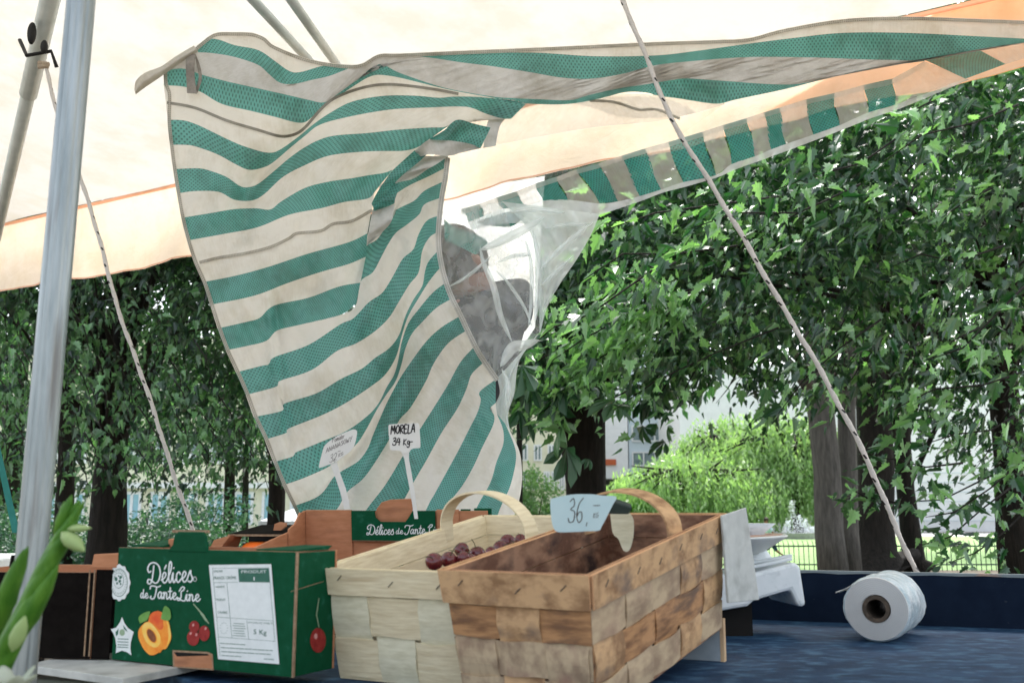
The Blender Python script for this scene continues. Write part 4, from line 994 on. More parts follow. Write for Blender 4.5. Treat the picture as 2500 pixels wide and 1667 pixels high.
# apricots
ap = pf.shape(K(*cr([(570,860),(590,790),(650,750),(710,755),(760,800),(800,870),(825,980),(830,1060),(800,1130),(770,1175),(730,1185),(690,1220),(600,1100)], 4)), M['apri'], .0003, 'apricot_picture')
pf.shape(K(*cr([(575,860),(600,780),(660,748),(712,760),(735,830),(740,930),(700,960),(640,900)], 4)), M['apri_r'], .0005, 'red_cheek', ap)
pf.shape(K(*cr([(760,800),(800,880),(828,1000),(815,1090),(780,1160),(800,1050),(795,920)], 4)), M['apri_y'], .0005, 'highlight', ap)
pf.shape(K(*cr([(530,880),(470,950),(458,1030),(490,1120),(530,1190),(590,1245),(650,1240),(700,1205),(735,1130),(720,1040),(670,950),(600,880),(560,868)], 4)), M['apri'], .0007, 'half', ap)
pf.shape(K(*cr([(535,885),(505,930),(512,1010),(560,1110),(640,1160),(700,1130),(712,1050),(680,970),(610,890),(565,872)], 4)), M['apri_y'], .0009, 'flesh', ap)
pf.shape(KE(612,1025,48,92,-28), M['apri'], .0011, 'pit_rim', ap); pf.shape(KE(612,1025,38,80,-28), M['stone'], .0013, 'pit', ap)
pf.shape(K(*cr([(715,835),(740,740),(765,690),(820,730),(832,820),(800,855),(750,850)], 4)), M['pleaf'], .0011, 'leaf', ap)
pf.shape(K(*cr([(480,890),(465,820),(520,770),(590,750),(585,800),(560,850),(520,870)], 4)), M['pleaf'], .0011, 'leaf', ap)
# cherries
ch = pf.shape(KE(1092,925,58,66), M['pcherry'], .0003, 'cherry_picture')
pf.shape(KE(1206,1000,62,88), M['pcherry'], .0005, 'cherry', ch); pf.shape(KE(1082,1050,70,90), M['pcherry'], .0007, 'cherry', ch)
for (a, b_) in ((1120,1015),(1225,945),(1085,905),(1055,1000)): pf.shape(KE(a,b_,12,17,20), M['pcherry_l'], .0010, 'shine', ch)
sm = MB(); stroke(sm, pf, K((1085,670),(1130,720),(1190,790),(1225,840),(1255,885)), 3.2, .0004); sm.build('stem', M['pstem'], ch)
pf.shape(K(*cr([(1160,770),(1190,770),(1235,840),(1250,880),(1215,850)], 3)), M['pstem'], .0009, 'stem_leaf', ch)
# brand lettering as on the box
write(pf, 'DElices', K((575,440))[0], (20.3, -.9), (-.05, -25.5), 3.4, M['white'], .0004, SCR, 'lettering')
mbR = MB(); stroke(mbR, pf, [tuple(p) for p in K(*ell(1100,385,18,26))+K((1118,385))], 1.2, .0004); mbR.build('mark', M['white'], gc)
write(pf, 'de', K((480,600))[0], (11.9, .7), (0, -12.6), 2.4, M['white'], .0004, SCR, 'lettering')
write(pf, 'Tante', K((595,600))[0], (16.0, 1.1), (0, -16.5), 3.1, M['white'], .0004, SCR, 'lettering')
write(pf, 'Line', K((905,628))[0], (17.2, .9), (0, -17), 3.1, M['white'], .0004, SCR, 'lettering')
# white data label
lb = pf.shape(K((1258,225),(1965,215),(2058,1350),(1362,1292)), M['white'], .0003, 'data_label')
ln = MB()
def LN(*pts, w_=1.1, o=.0005): stroke(ln, pf, K(*pts), w_, o)
LN((1300,262),(1940,258)); LN((1300,262),(1385,1255)); LN((1315,425),(1590,420), o=.0006); LN((1465,430),(1522,1050), o=.0007); LN((1345,815),(1990,858), o=.0006); LN((1362,1040),(2010,1090), o=.0006)
LN((1692,850),(1712,1068), o=.0008); LN((1940,258),(2010,1090), o=.0009)
ln.build('rule', M['ink'], lb)
pf.shape(K((1592,268),(1938,262),(1952,422),(1602,418)), M['ink'], .0006, 'dark_field', lb)
def btext(plane, s_, pa, pb, hpx, mat, off, parent, name='small_lettering'):
    """text from the built-in font laid between two pixel points on the plane"""
    cu = bpy.data.curves.new(name, 'FONT'); cu.body = s_; cu.size = 1; cu.resolution_u = 2
    tmp = bpy.data.objects.new('t', cu); COL.objects.link(tmp); bpy.context.view_layer.update()
    me = bpy.data.meshes.new_from_object(tmp.evaluated_get(bpy.context.evaluated_depsgraph_get()))
    bpy.data.objects.remove(tmp); bpy.data.curves.remove(cu)
    co = [v.co.copy() for v in me.vertices]; 
    x0 = min(c.x for c in co); x1 = max(c.x for c in co); y0 = min(c.y for c in co); y1 = max(c.y for c in co)
    a, b2 = Vector(pa), Vector(pb); d = b2-a
    mb = MB()
    for c in co:
        u = (c.x-x0)/(x1-x0); v = (c.y-y0)/(y1-y0); p = a + d*u + Vector((0.02*hpx, -hpx))*v; mb.v.append(plane.hit(p.x, p.y, off))
    mb.f = [list(p.vertices) for p in me.polygons]; mb.m = [0]*len(mb.f)
    return mb.build(name, mat, parent)
def kt(s_, a, b_, h, mat='ink', off=.0009): return btext(pf, s_, K(a)[0], K(b_)[0], h*s, M[mat], off, lb)
kt('ORIGINE', (1312,308), (1415,306), 24); kt('FRANCE / DRÔME', (1318,388), (1570,384), 42)
kt('PRODUIT', (1630,318), (1915,316), 34, 'white', .0012); kt('1', (1770,400), (1782,400), 40, 'white', .0012)
kt('VARIÉTÉ', (1330,482), (1440,482), 26); kt('PRODUIT', (1342,630), (1450,632), 26); kt('CALIBRE', (1362,772), (1468,776), 26)
kt('5 Kg', (1768,1025), (1915,1035), 72); kt('POIDS NET', (1715,885), (1990,898), 18)
tl = MB()
for i, y in enumerate((885,912,940,968,996,1024)): stroke(tl, pf, K((1545-(i%2)*12,y),(1660+(i%3)*8,y+8)), 1.7, .0009)
for i, (x0, x1, y) in enumerate(((1395,1700,1112),(1400,1985,1160),(1405,1995,1205),(1408,1640,1250),(1890,2010,1290))):
    x = x0
    while x < x1-20:
        w_ = random.uniform(25, 80); stroke(tl, pf, K((x, y+(x-x0)*.06), (min(x+w_, x1), y+(min(x+w_, x1)-x0)*.06)), 2.2, .0009); x += w_+14
for k in range(12):
    a = 2*math.pi*k/12; stroke(tl, pf, K((1432+42*math.cos(a)-4, 940+62*math.sin(a)),(1432+42*math.cos(a)+4, 940+62*math.sin(a))), 1.3, .0009)
tl.build('tiny_lettering', M['ink'], lb)
# cherry print on the right side of the carton
psd = Plane(BR + U*.0006, V, (0,0,1), gc)
c2_ = psd.shape([(a, b_) for a, b_ in ell(776, 1562, 19, 30)], M['pcherry'], .0003, 'cherry_picture')
psd.shape(ell(770, 1552, 4, 7), M['pcherry_l'], .0006, 'shine', c2_)
sm = MB(); stroke(sm, psd, [(778,1530),(772,1500),(778,1460)], 2.5, .0005); sm.build('stem', M['pstem'], c2_)
sm = MB(); stroke(sm, psd, [(710,1443),(752,1430),(790,1418)], 1.6, .0004); sm.build('score_line', M['kedge'], gc)

# ------------------------------------------------------------------ black carton behind it
K0 = G(222, 1608, bz); K0.z = bz
bc = thing('black_carton', 'black carton with worn brown edges behind the aluminium pole', 'carton', (K0.x-.235, K0.y+.02, bz), (0, 0, R(-5)))
gbox(bc, .235, .20, .122, M['cblack'], M['kraft'])
for x in (.226, .2335): MB().box((x-.001, -.0012, .004), (x+.0008, -.0001, .126)).build('worn_edge', M['kedge'], bc, world=False)
MB().box((.2354, .0006, .0), (.262, .004, .126)).build('side_flap', M['cblack'], bc, world=False)
MB().hexa([(.228,-.002,.129),(.268,-.002,.129),(.268,.10,.129),(.228,.10,.129),(.229,.002,.148),(.268,.002,.149),(.268,.10,.146),(.229,.10,.146)]).build('corner_tab', M['kraft'], bc, world=False, bevel=.001)
MB().poly([(.150,0,.129),(.155,0,.150),(.163,0,.151),(.172,0,.134),(.178,0,.1285)], .004, Vector((0,1,0))).build('torn_tab', M['kraft'], bc, world=False)
MB().poly([(.10,.001,.1285),(.102,.001,.146),(.152,.001,.150),(.150,.001,.1285)], .004, Vector((0,1,0))).build('top_tab', M['cblack'], bc, world=False)

# ------------------------------------------------------------------ second printed carton, tilted, behind
c_o = P(752, 1290, 2.12); c_o2 = P(1200, 1262, 2.0)
U2 = Vector((c_o2.x-c_o.x, c_o2.y-c_o.y, 0)); W2 = U2.length; U2.normalize(); yaw2 = math.atan2(U2.y, U2.x)
V2 = Vector((-U2.y, U2.x, 0)); D2 = .24; t2 = R(6)
zb2 = TZ+.004
org = Vector((c_o.x, c_o.y, 0)) - V2*D2; org.z = zb2
c2 = thing('fruit_carton', 'tilted brown carton with a green printed rim inside, behind the pale basket', 'carton', org, (t2, 0, yaw2))
def loc(p): return wm(c2).inverted() @ p
tl_ = loc(P(752, 1290, 2.12)); Hr = loc(P(885, 1242, 2.09)).z; Hl = loc(P(660, 1312, 2.0)).z
kg = [M['cgreen'], M['kraft'], M['kedge']]
# rear wall, side walls, corner posts, front wall
def lb_(nm, a, b_, mats, mi=None, bev=.001, par=None): 
    mb = MB().box(a, b_); 
    if mi: mb.m = mi
    return mb.build(nm, mats, par or c2, world=False, bevel=bev)
lb_('wall', (0, D2-.005, 0), (W2, D2, Hr), kg, [2,2,1,1,0,1])
ml = [2,2,1,1,1,0]
MB().hexa([(0,.0,0),(.005,.0,0),(.005,D2-.0055,0),(0,D2-.0055,0),(0,.0,Hl-.012),(.005,.0,Hl-.012),(.005,D2-.0055,Hl+.012),(0,D2-.0055,Hl+.012)]).build('wall', M['kraft'], c2, world=False, bevel=.001)
MB().hexa([(W2-.005,0,0),(W2,0,0),(W2,D2-.0055,0),(W2-.005,D2-.0055,0),(W2-.005,0,Hl-.012),(W2,0,Hl-.012),(W2,D2-.0055,Hl+.012),(W2-.005,D2-.0055,Hl+.012)]).build('wall', kg, c2, world=False, bevel=.001)
lb_('wall', (.0055, 0, 0), (W2-.0055, .005, Hl-.02), kg, [2,2,0,1,1,1])
# stepped corner at rear left
MB().poly([(.0055,D2-.075,Hl-.03),(.0055,D2-.075,Hl+.012),(.0055,D2-.05,Hl+.020),(.0055,D2-.04,Hr-.012),(.0055,D2-.03,Hr-.002),(.0055,D2-.006,Hr-.001),(.0055,D2-.006,Hl-.03)], .004, Vector((1,0,0))).build('corner_step', M['kraft'], c2, world=False)
lb_('corner_panel', (.0100, D2-.0100, .02), (.115, D2-.0055, Hr+.002), [M['kraft'], M['kraft'], M['kedge']], [2,2,0,0,0,0])
lb_('corner_panel', (W2-.105, D2-.0100, .02), (W2-.058, D2-.0055, Hr+.003), [M['kraft'], M['kraft'], M['kedge']], [2,2,0,0,0,0])
# folded-in green printed flap
flp = MB(); x0_, x1_ = .117, W2-.106; zt = Hr+.001; zbm = Hr-.058
a0 = x0_ + (x1_-x0_)*.28; a1 = x0_ + (x1_-x0_)*.74
prof2 = [(x0_,zbm),(x1_,zbm),(x1_,zt),(a1,zt),(a1-.008,zt-.012),(a1-.016,zt-.022),(a0+.012,zt-.022),(a0+.002,zt-.014),(a0,zt-.003),(a0+.002,zt),(x0_,zt)]
fm = MB().poly([(x, D2-.0155, z) for x, z in prof2], .004, Vector((0,1,0))).build('printed_flap', M['cgreen'], c2, world=False)
lb_('flap_edge', (x0_, D2-.0150, zbm-.0018), (x1_, D2-.012, zbm-.0001), M['kedge'])
tg = MB().poly([(x, D2-.0055, z) for x, z in [(a0+.004,zt-.02),(a1-.012,zt-.02),(a1-.004,zt+.004),(a1-.003,zt+.018),(a1-.008,zt+.023),(a0+.03,zt+.021),(a0+.012,zt+.016),(a0,zt+.002),(a0,zt-.012)]], .004, Vector((0,1,0))).build('hand_tab', M['kraft'], c2, world=False, bevel=.001)
lb_('rear_flap', (W2-.056, D2-.004, Hr-.05), (W2-.036, D2+.001, Hr+.003), M['cgreen'])
lb_('rear_flap', (W2-.030, D2+.0015, Hr-.06), (W2+.006, D2+.006, Hr+.004), M['cgreen'])
lb_('base', (.006,.006,.001), (W2-.006, D2-.006, .006), M['kraft'])
M2_ = wm(c2)
pfl = Plane(M2_ @ Vector((x0_, D2-.0155, zbm)), (M2_.to_3x3() @ Vector((1,0,0))), (M2_.to_3x3() @ Vector((0,0,1))), c2)
write(pfl, 'DElices', (897, 1305), (12.2, -.1), (1.0, -12.2), 2.1, M['white'], .0004, SCR)
write(pfl, 'de', (966, 1303), (11.0, -.1), (.6, -8.5), 1.6, M['white'], .0004, SCR)
write(pfl, 'Tante', (988, 1303), (12.4, -.1), (1.0, -11.6), 2.0, M['white'], .0004, SCR)
write(pfl, 'Line', (1041, 1303), (14.0, -.1), (1.0, -11.6), 2.0, M['white'], .0004, SCR)
# wedge that carries the rear of the carton
def prop_block(root_pos, yaw_, w_, d_, h_, label):
    t = thing('support_block', label, 'block', root_pos, (0, 0, yaw_)); MB().box((0,0,0), (w_, d_, h_)).build('block', M['riser'], t, world=False, bevel=.001); return t
rb = M2_ @ Vector((.03, D2-.05, 0))
prop_block(Vector((rb.x, rb.y, TZ+.0005)), yaw2, W2-.06, .04, max(.01, rb.z-TZ-.006), 'small block propping the rear of the tilted brown carton')

# ------------------------------------------------------------------ brown box with dark lid and a tomato
o3 = P(505, 1352, 2.15); 
w3 = (740-505)/FPX*2.15*1.02
b3x = thing('tomato_box', 'open brown box with a dark lid holding an orange tomato', 'box', (o3.x, o3.y, TZ+.004), (0, 0, R(-4)))
hz = P(505, 1322, 2.15).z - (TZ+.004)
gbox(b3x, w3, .26, hz-.02, M['kraft'], M['kraft'])
lidz = P(600, 1302, 2.2).z - (TZ+.004)
MB().hexa([(.035,.02,lidz-.004),(w3+.02,.02,lidz-.012),(w3+.02,.27,lidz+.012),(.03,.27,lidz+.012),(.035,.02,lidz-.001),(w3+.02,.02,lidz-.008),(w3+.02,.27,lidz+.0155),(.03,.27,lidz+.0155)]).build('lid', M['cblack'], b3x, world=False)
MB().box((.036,.0192,lidz-.0048),(w3+.019,.0204,lidz-.0005)).build('lid_edge', M['kedge'], b3x, world=False)
MB().hexa([(-.004,.0,hz-.035),(.012,.0,hz-.035),(.036,.07,hz-.03),(.02,.09,hz-.03),(.014,.0,lidz-.012),(.05,-.002,lidz-.002),(.056,.06,lidz-.002),(.03,.08,lidz-.010)]).build('side_flap', M['kraft'], b3x, world=False)
MB().poly([(w3*.52,.10,lidz+.006),(w3*.53,.10,lidz+.020),(w3*.58,.10,lidz+.024),(w3*.65,.10,lidz+.022),(w3*.645,.10,lidz+.014),(w3*.60,.10,lidz+.006)], .012, Vector((0,1,0))).build('torn_tab', M['kraft'], b3x, world=False)
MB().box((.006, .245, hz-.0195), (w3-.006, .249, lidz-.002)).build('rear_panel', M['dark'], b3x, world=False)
tc_ = P(630, 1352, 2.19)
tm_ = thing('tomato', 'orange red tomato under the dark lid', 'tomato', (tc_.x, tc_.y, tc_.z-.038))
mb = MB(); n = 28
for i in range(15):
    ph = math.pi*i/14
    for k in range(n):
        a = 2*math.pi*k/n; r = .041*math.sin(ph)*(1+.05*math.cos(5*a)*math.sin(ph)) + 1e-4
        mb.v.append(tc_ + Vector((r*math.cos(a), r*math.sin(a), .031*math.cos(ph) - .006*math.exp(-(ph/.35)**2))))
for i in range(14):
    for k in range(n): mb.f.append([i*n+k, i*n+(k+1) % n, (i+1)*n+(k+1) % n, (i+1)*n+k]); mb.m.append(0)
mb.build('fruit', M['tomato'], tm_, smooth=True)
hold = thing('tomato_tray', 'kraft tray that carries the tomato inside the box', 'tray', (tc_.x, tc_.y, TZ+.01))
MB().box((tc_.x-.05, tc_.y-.045, TZ+.0095), (tc_.x+.05, tc_.y+.045, tc_.z-.031)).build('tray', M['kraft'], hold)

# ------------------------------------------------------------------ chip baskets
def basket(name, label, origin, yaw, tilt, W, L, H, mats, seed, taper=.012, nf=4, ns=6, rows=3, rim=.030):
    """origin = front left bottom corner; woven splints, rim bands, handle added by the caller"""
    rn_ = random.Random(seed)
    t = thing(name, label, 'basket', origin, (tilt, 0, yaw))
    mrow, mcol, mrim, medge, min_ = mats
    def inset(z): return taper*(1-z/H)
    zw = H - rim*.6
    sides = {'front': (Vector((0,0,0)), Vector((1,0,0)), Vector((0,-1,0)), W, nf), 'back': (Vector((W,L,0)), Vector((-1,0,0)), Vector((0,1,0)), W, nf),
             'right': (Vector((W,0,0)), Vector((0,1,0)), Vector((1,0,0)), L, ns), 'left': (Vector((0,L,0)), Vector((0,-1,0)), Vector((-1,0,0)), L, ns)}
    rh = (H - rim)/rows
    for sn, (o, d, nrm, S, nc) in sides.items():
        cw = S/nc
        def pt(s_, z, off):
            k = inset(z); ss = k + s_*(S-2*k)/S
            return o + d*ss + nrm*(off - k) + Vector((0,0,z))
        panel = t
        # vertical splints
        for c in range(nc):
            a = c*cw + cw*rn_.uniform(.03,.07); b_ = (c+1)*cw - cw*rn_.uniform(.03,.08); lean = rn_.uniform(-.012,.012)*S
            mb = MB(); m = rows*6
            for i in range(m+1):
                z = zw*i/m; ph = z/rh
                off = .0026*math.sin(math.pi*(ph-.0))*(1 if c % 2 else -1) if z < H-rim else -.001
                zz = z
                e = .0008*math.sin(i*1.7+c)
                for (s_, dd) in ((a+lean*(z/H)+e, 0), (b_+lean*(z/H)+e, 0), (b_+lean*(z/H)+e, .0018), (a+lean*(z/H)+e, .0018)):
                    mb.v.append(pt(s_, zz, off - dd))
            for i in range(m):
                for k in range(4): mb.f.append([i*4+k, i*4+(k+1) % 4, (i+1)*4+(k+1) % 4, (i+1)*4+k]); mb.m.append(0)
            mb.build('upright_splint', rn_.choice(mcol), t, world=False)
        # horizontal splints
        for r_ in range(rows):
            z0 = r_*rh + rh*.05; z1 = (r_+1)*rh - rh*.03 + (rn_.uniform(-.002,.002)); mb = MB(); m = nc*6
            for i in range(m+1):
                s_ = S*i/m; ph = s_/cw
                off = -.0030*math.sin(math.pi*ph)*(1 if True else 1)*(1 if r_ % 2 else -1)*(1)
                w1 = .0012*math.sin(i*.9+r_*2+seed)
                for (z, dd) in ((z0+w1, 0), (z1+w1, 0), (z1+w1, .0018), (z0+w1, .0018)): mb.v.append(pt(s_, z, off + .0004 - dd))
            for i in range(m):
                for k in range(4): mb.f.append([i*4+k, i*4+(k+1) % 4, (i+1)*4+(k+1) % 4, (i+1)*4+k]); mb.m.append(0)
            mb.build('cross_splint', rn_.choice(mrow), t, world=False)
        # rim bands, outer and inner
        e = .0005
        zo = H - rim
        ob = MB().add([pt(-.003, zo, .0065), pt(S+.003, zo+rn_.uniform(-.001,.001), .0065), pt(S+.003, H, .0068), pt(-.003, H, .0068), pt(-.003, zo, .0042), pt(S+.003, zo, .0042), pt(S+.003, H, .0042), pt(-.003, H, .0042)], [(0,1,2,3),(7,6,5,4),(3,2,6,7),(0,4,5,1),(1,5,6,2),(0,3,7,4)])
        ob.m = [0,0,1,1,1,1]; ob.build('rim_band', [rn_.choice(mrim), medge], t, world=False)
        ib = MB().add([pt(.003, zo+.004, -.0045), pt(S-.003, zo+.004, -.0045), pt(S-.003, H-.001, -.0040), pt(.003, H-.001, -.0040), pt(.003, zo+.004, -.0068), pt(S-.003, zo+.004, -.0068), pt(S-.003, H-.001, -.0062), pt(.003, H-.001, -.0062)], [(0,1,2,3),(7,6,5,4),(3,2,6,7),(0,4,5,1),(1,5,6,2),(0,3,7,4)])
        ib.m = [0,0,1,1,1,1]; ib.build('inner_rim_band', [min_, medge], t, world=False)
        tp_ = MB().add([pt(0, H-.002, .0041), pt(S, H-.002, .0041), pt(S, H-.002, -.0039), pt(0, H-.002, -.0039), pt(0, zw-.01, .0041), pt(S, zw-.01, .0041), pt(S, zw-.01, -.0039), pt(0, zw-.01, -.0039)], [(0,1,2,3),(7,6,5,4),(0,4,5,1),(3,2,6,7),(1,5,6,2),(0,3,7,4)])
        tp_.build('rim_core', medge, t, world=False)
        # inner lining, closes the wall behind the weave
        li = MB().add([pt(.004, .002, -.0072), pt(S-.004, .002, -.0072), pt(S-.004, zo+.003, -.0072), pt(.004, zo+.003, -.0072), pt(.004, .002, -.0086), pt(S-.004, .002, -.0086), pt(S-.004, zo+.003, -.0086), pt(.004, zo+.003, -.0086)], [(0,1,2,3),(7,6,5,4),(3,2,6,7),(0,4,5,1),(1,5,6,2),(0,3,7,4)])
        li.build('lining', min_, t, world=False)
        # staples
        st_ = MB(); k = 3 if S < .3 else 6
        for i in range(k):
            s_ = S*(i+.5+rn_.uniform(-.12,.12))/k; zc = H-rim*.45+rn_.uniform(-.004,.004); a = pt(s_-.004, zc-.003, .0072); b_ = pt(s_+.004, zc+.004, .0074)
            st_.tube([a, b_], .0006, 5)
        st_.build('staples', M['staple'], t, world=False)
    MB().box((taper, taper, -.001), (W-taper, L-taper, .002)).build('bottom', min_, t, world=False)
    return t
def handle(t, a, b_, top, wid, th, mat, n=22, twist=0, drop=.035):
    """bent flat strip from local point a over top height to b_"""
    a, b_ = Vector(a), Vector(b_); d = b_-a; side = Vector((0,0,1)).cross(d).normalized()
    mb = MB(); pts = [a - Vector((0,0,drop))]
    for i in range(n+1):
        u = i/n; ang = math.pi*u; pts.append(a + d*(.5-.5*math.cos(ang)) + Vector((0,0,top*math.sin(ang)**.85 if 0 < u < 1 else 0)))
    pts.append(b_ - Vector((0,0,drop)))
    for i, p in enumerate(pts):
        tg_ = (pts[min(i+1, len(pts)-1)]-pts[max(i-1, 0)]).normalized(); sd_ = (side + tg_*0).normalized(); sd_ = Matrix.Rotation(twist*(i/len(pts)-.5), 3, tg_) @ sd_; nn_ = tg_.cross(sd_)
        for (q, w_) in ((-.5,.5),(.5,.5),(.5,-.5),(-.5,-.5)): mb.v.append(p + sd_*q*wid + nn_*w_*th)
    m = len(pts)
    for i in range(m-1):
        for k in range(4): mb.f.append([i*4+k, i*4+(k+1) % 4, (i+1)*4+(k+1) % 4, (i+1)*4+k]); mb.m.append(0)
    mb.f += [[3,2,1,0], [(m-1)*4+k for k in range(4)]]; mb.m += [0,0]
    return mb.build('handle', mat, t, world=False, smooth=False)
def place(yaw, tilt, H, corner, which, W):
    """origin so that the given top corner sits at the world point"""
    Mr = Matrix.Rotation(yaw, 4, 'Z') @ Matrix.Rotation(tilt, 4, 'X')
    l = Vector((0 if which == 'L' else W, 0, H)); return corner - (Mr @ l)
W1, L1, H1 = .222, .47, .152
o1 = place(R(-27), R(8.2), H1, P(785, 1384, 1.40), 'L', W1)
pbk = basket('chip_basket', 'pale new chip basket half full of dark cherries', o1, R(-27), R(8.2), W1, L1, H1,
             ([M['wood_p'], M['wood_p2']], [M['wood_p2'], M['wood_p']], [M['wood_p2'], M['wood_p']], M['wood_p'], M['wood_p']), 5, nf=3, ns=5, rows=2, rim=.036)
handle(pbk, (.008, L1*.69, H1), (W1-.008, L1*.48, H1), .066, .022, .003, M['wood_p'], twist=.35, drop=.02)
W2b, L2b, H2b = .20, .46, .17
o2 = place(R(-31), R(8.2), H2b, P(1438, 1402, 1.15), 'R', W2b)
bbk = basket('chip_basket', 'stained brown chip basket, empty, nearest to the camera', o2, R(-31), R(8.2), W2b, L2b, H2b,
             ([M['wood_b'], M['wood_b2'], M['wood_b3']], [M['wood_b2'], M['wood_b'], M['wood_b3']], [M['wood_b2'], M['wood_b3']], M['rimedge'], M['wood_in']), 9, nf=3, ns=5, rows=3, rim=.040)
handle(bbk, (.009, L2b*.83, H2b), (W2b-.009, L2b*.62, H2b), .052, .030, .003, M['wood_b2'], twist=-.5, drop=.02)
def bp(t, p): return wm(t) @ Vector(p)
# bent pale end band at the rear right corner and loose pale tongue inside
lm = MB().hexa([(W2b+.009,L2b-.042,.045),(W2b+.013,L2b-.042,.045),(W2b+.030,L2b+.050,.030),(W2b+.026,L2b+.050,.030),(W2b+.0095,L2b-.04,H2b+.003),(W2b+.013,L2b-.04,H2b+.003),(W2b+.024,L2b+.042,H2b+.003),(W2b+.020,L2b+.042,H2b+.003)])
lm.build('end_band', M['pale_board'], bbk, world=False, bevel=.001)
MB().poly([P(x, y, 1.44) for x, y in cr([(1490,1252),(1515,1247),(1535,1250),(1547,1270),(1546,1312),(1536,1343),(1522,1343),(1510,1315),(1496,1300),(1490,1252)], 3)[:-1]], .002, Vector((0,1,0))).build('tongue', M['wood_p2'], bbk)
# what they stand on
r1 = thing('riser_board', 'blue grey board on edge propping the rear of the brown basket', 'board', (0,0,0))
pa, pb_ = G(1628, 1606, TZ), G(1769, 1615, TZ)
z1_, z2_ = P(1640, 1560, pa.y).z, P(1766, 1512, pb_.y).z
dd = (pb_-pa).normalized(); nn2 = Vector((-dd.y, dd.x, 0)); pa2 = pa - dd*.10
r1.location = (pa2.x, pa2.y, TZ)
MB().hexa([pa2, pb_-dd*.006, pb_-dd*.006+nn2*.012, pa2+nn2*.012, Vector((pa2.x,pa2.y,z2_-.012)), Vector((pb_.x,pb_.y,z2_))-dd*.006, Vector((pb_.x,pb_.y,z2_))-dd*.006+nn2*.012, Vector((pa2.x,pa2.y,z2_-.012))+nn2*.012]).build('board', M['riser'], r1, bevel=.0008)
MB().hexa([pb_-dd*.0058-nn2*.0005, pb_, pb_+nn2*.013, pb_-dd*.0058+nn2*.013, Vector((pb_.x,pb_.y,z2_+.001))-dd*.0058-nn2*.0005, Vector((pb_.x,pb_.y,z2_+.001)), Vector((pb_.x,pb_.y,z2_+.001))+nn2*.013, Vector((pb_.x,pb_.y,z2_+.001))-dd*.0058+nn2*.013]).build('raw_edge', M['pine'], r1)
for (t_, W_, lab) in ((pbk, W1, 'navy block under the front of the pale basket'), (bbk, W2b, 'navy block under the front of the brown basket')):
    q = bp(t_, (.02, .03, 0)); h_ = q.z - TZ - .004
    if h_ > .004:
        t = thing('support_block', lab, 'block', (q.x, q.y, TZ+.0005), (0, 0, t_.rotation_euler.z)); MB().box((0,0,0), (W_-.04, .05, h_)).build('block', M['lip'], t, world=False)
q = bp(pbk, (.03, L1-.07, 0)); t = thing('support_block', 'navy block under the rear of the pale basket', 'block', (q.x, q.y, TZ+.0005), (0, 0, R(-27))); MB().box((0,0,0), (W1-.06, .05, q.z-TZ-.005)).build('block', M['lip'], t, world=False)

# ------------------------------------------------------------------ cherries
cm = None
rn_ = random.Random(4)
spots = []
for (px, py, yy) in ((1060,1370,1.47),(1096,1366,1.50),(1127,1341,1.53),(1131,1362,1.50),(1165,1352,1.55),(1200,1350,1.58),(1222,1338,1.61),(1240,1322,1.63),(1271,1318,1.68),(1150,1372,1.52),(1180,1362,1.55),(1250,1338,1.62)):
    spots.append(P(px, py, yy))
for k in range(46):
    l = Vector((rn_.uniform(.03, W1-.03), rn_.uniform(.10, L1-.04), rn_.uniform(.05, .085)))
    spots.append(bp(pbk, l))
used = []
for i, p in enumerate(spots):
    l = wm(pbk).inverted() @ p
    l.x = min(max(l.x, .024), W1-.024); l.y = min(max(l.y, .03), L1-.03); p = bp(pbk, l)
    if any((p-q_).length < .017 for q_ in used): continue
    used.append(p); r = .0118
    lab = ('dark red cherry heaped in the pale basket')
    if cm is None:
        t = thing('cherry', lab, 'cherry', p, group='cherries heaped in the pale basket')
        mb = MB(); n = 18
        for a_ in range(11):
            ph = math.pi*a_/10
            for k in range(n):
                an = 2*math.pi*k/n; rr_ = r*math.sin(ph)*(1-.03*math.cos(2*an)) + 1e-5
                mb.v.append(Vector((rr_*math.cos(an), rr_*math.sin(an), r*.95*math.cos(ph) - .0035*math.exp(-(ph/.3)**2))))
        for a_ in range(10):
            for k in range(n): mb.f.append([a_*n+k, a_*n+(k+1) % n, (a_+1)*n+(k+1) % n, (a_+1)*n+k]); mb.m.append(0)
        mb.build('fruit', M['cherry'], t, smooth=True, world=False)
        MB().tube([(0,0,.007),(.003,.001,.018),(.010,.002,.027)], .0006, 5).build('stalk', M['twig'], t, world=False)
        cm = t
    else:
        t = copy_tree(cm); t.location = p
    t.scale = [rn_.uniform(.88, 1.1)]*3; t.rotation_euler = (rn_.uniform(-1.2,1.2), rn_.uniform(-1.2,1.2), rn_.uniform(0,6.28))
fl_ = thing('cherry_heap', 'dark mass of cherries filling the bottom of the pale basket', 'cherries', bp(pbk, (W1/2, L1/2, .01)))
g = MB()
for i in range(9):
    for j in range(5):
        l = Vector((.02+(W1-.04)*j/4, .04+(L1-.07)*i/8, .050+.008*math.sin(i*2.1+j*1.3))); g.v.append(bp(pbk, l))
for i in range(8):
    for j in range(4): g.f.append([i*5+j, i*5+j+1, (i+1)*5+j+1, (i+1)*5+j]); g.m.append(0)
g.build('heap', M['cherry'], fl_, smooth=True, solid=.03)

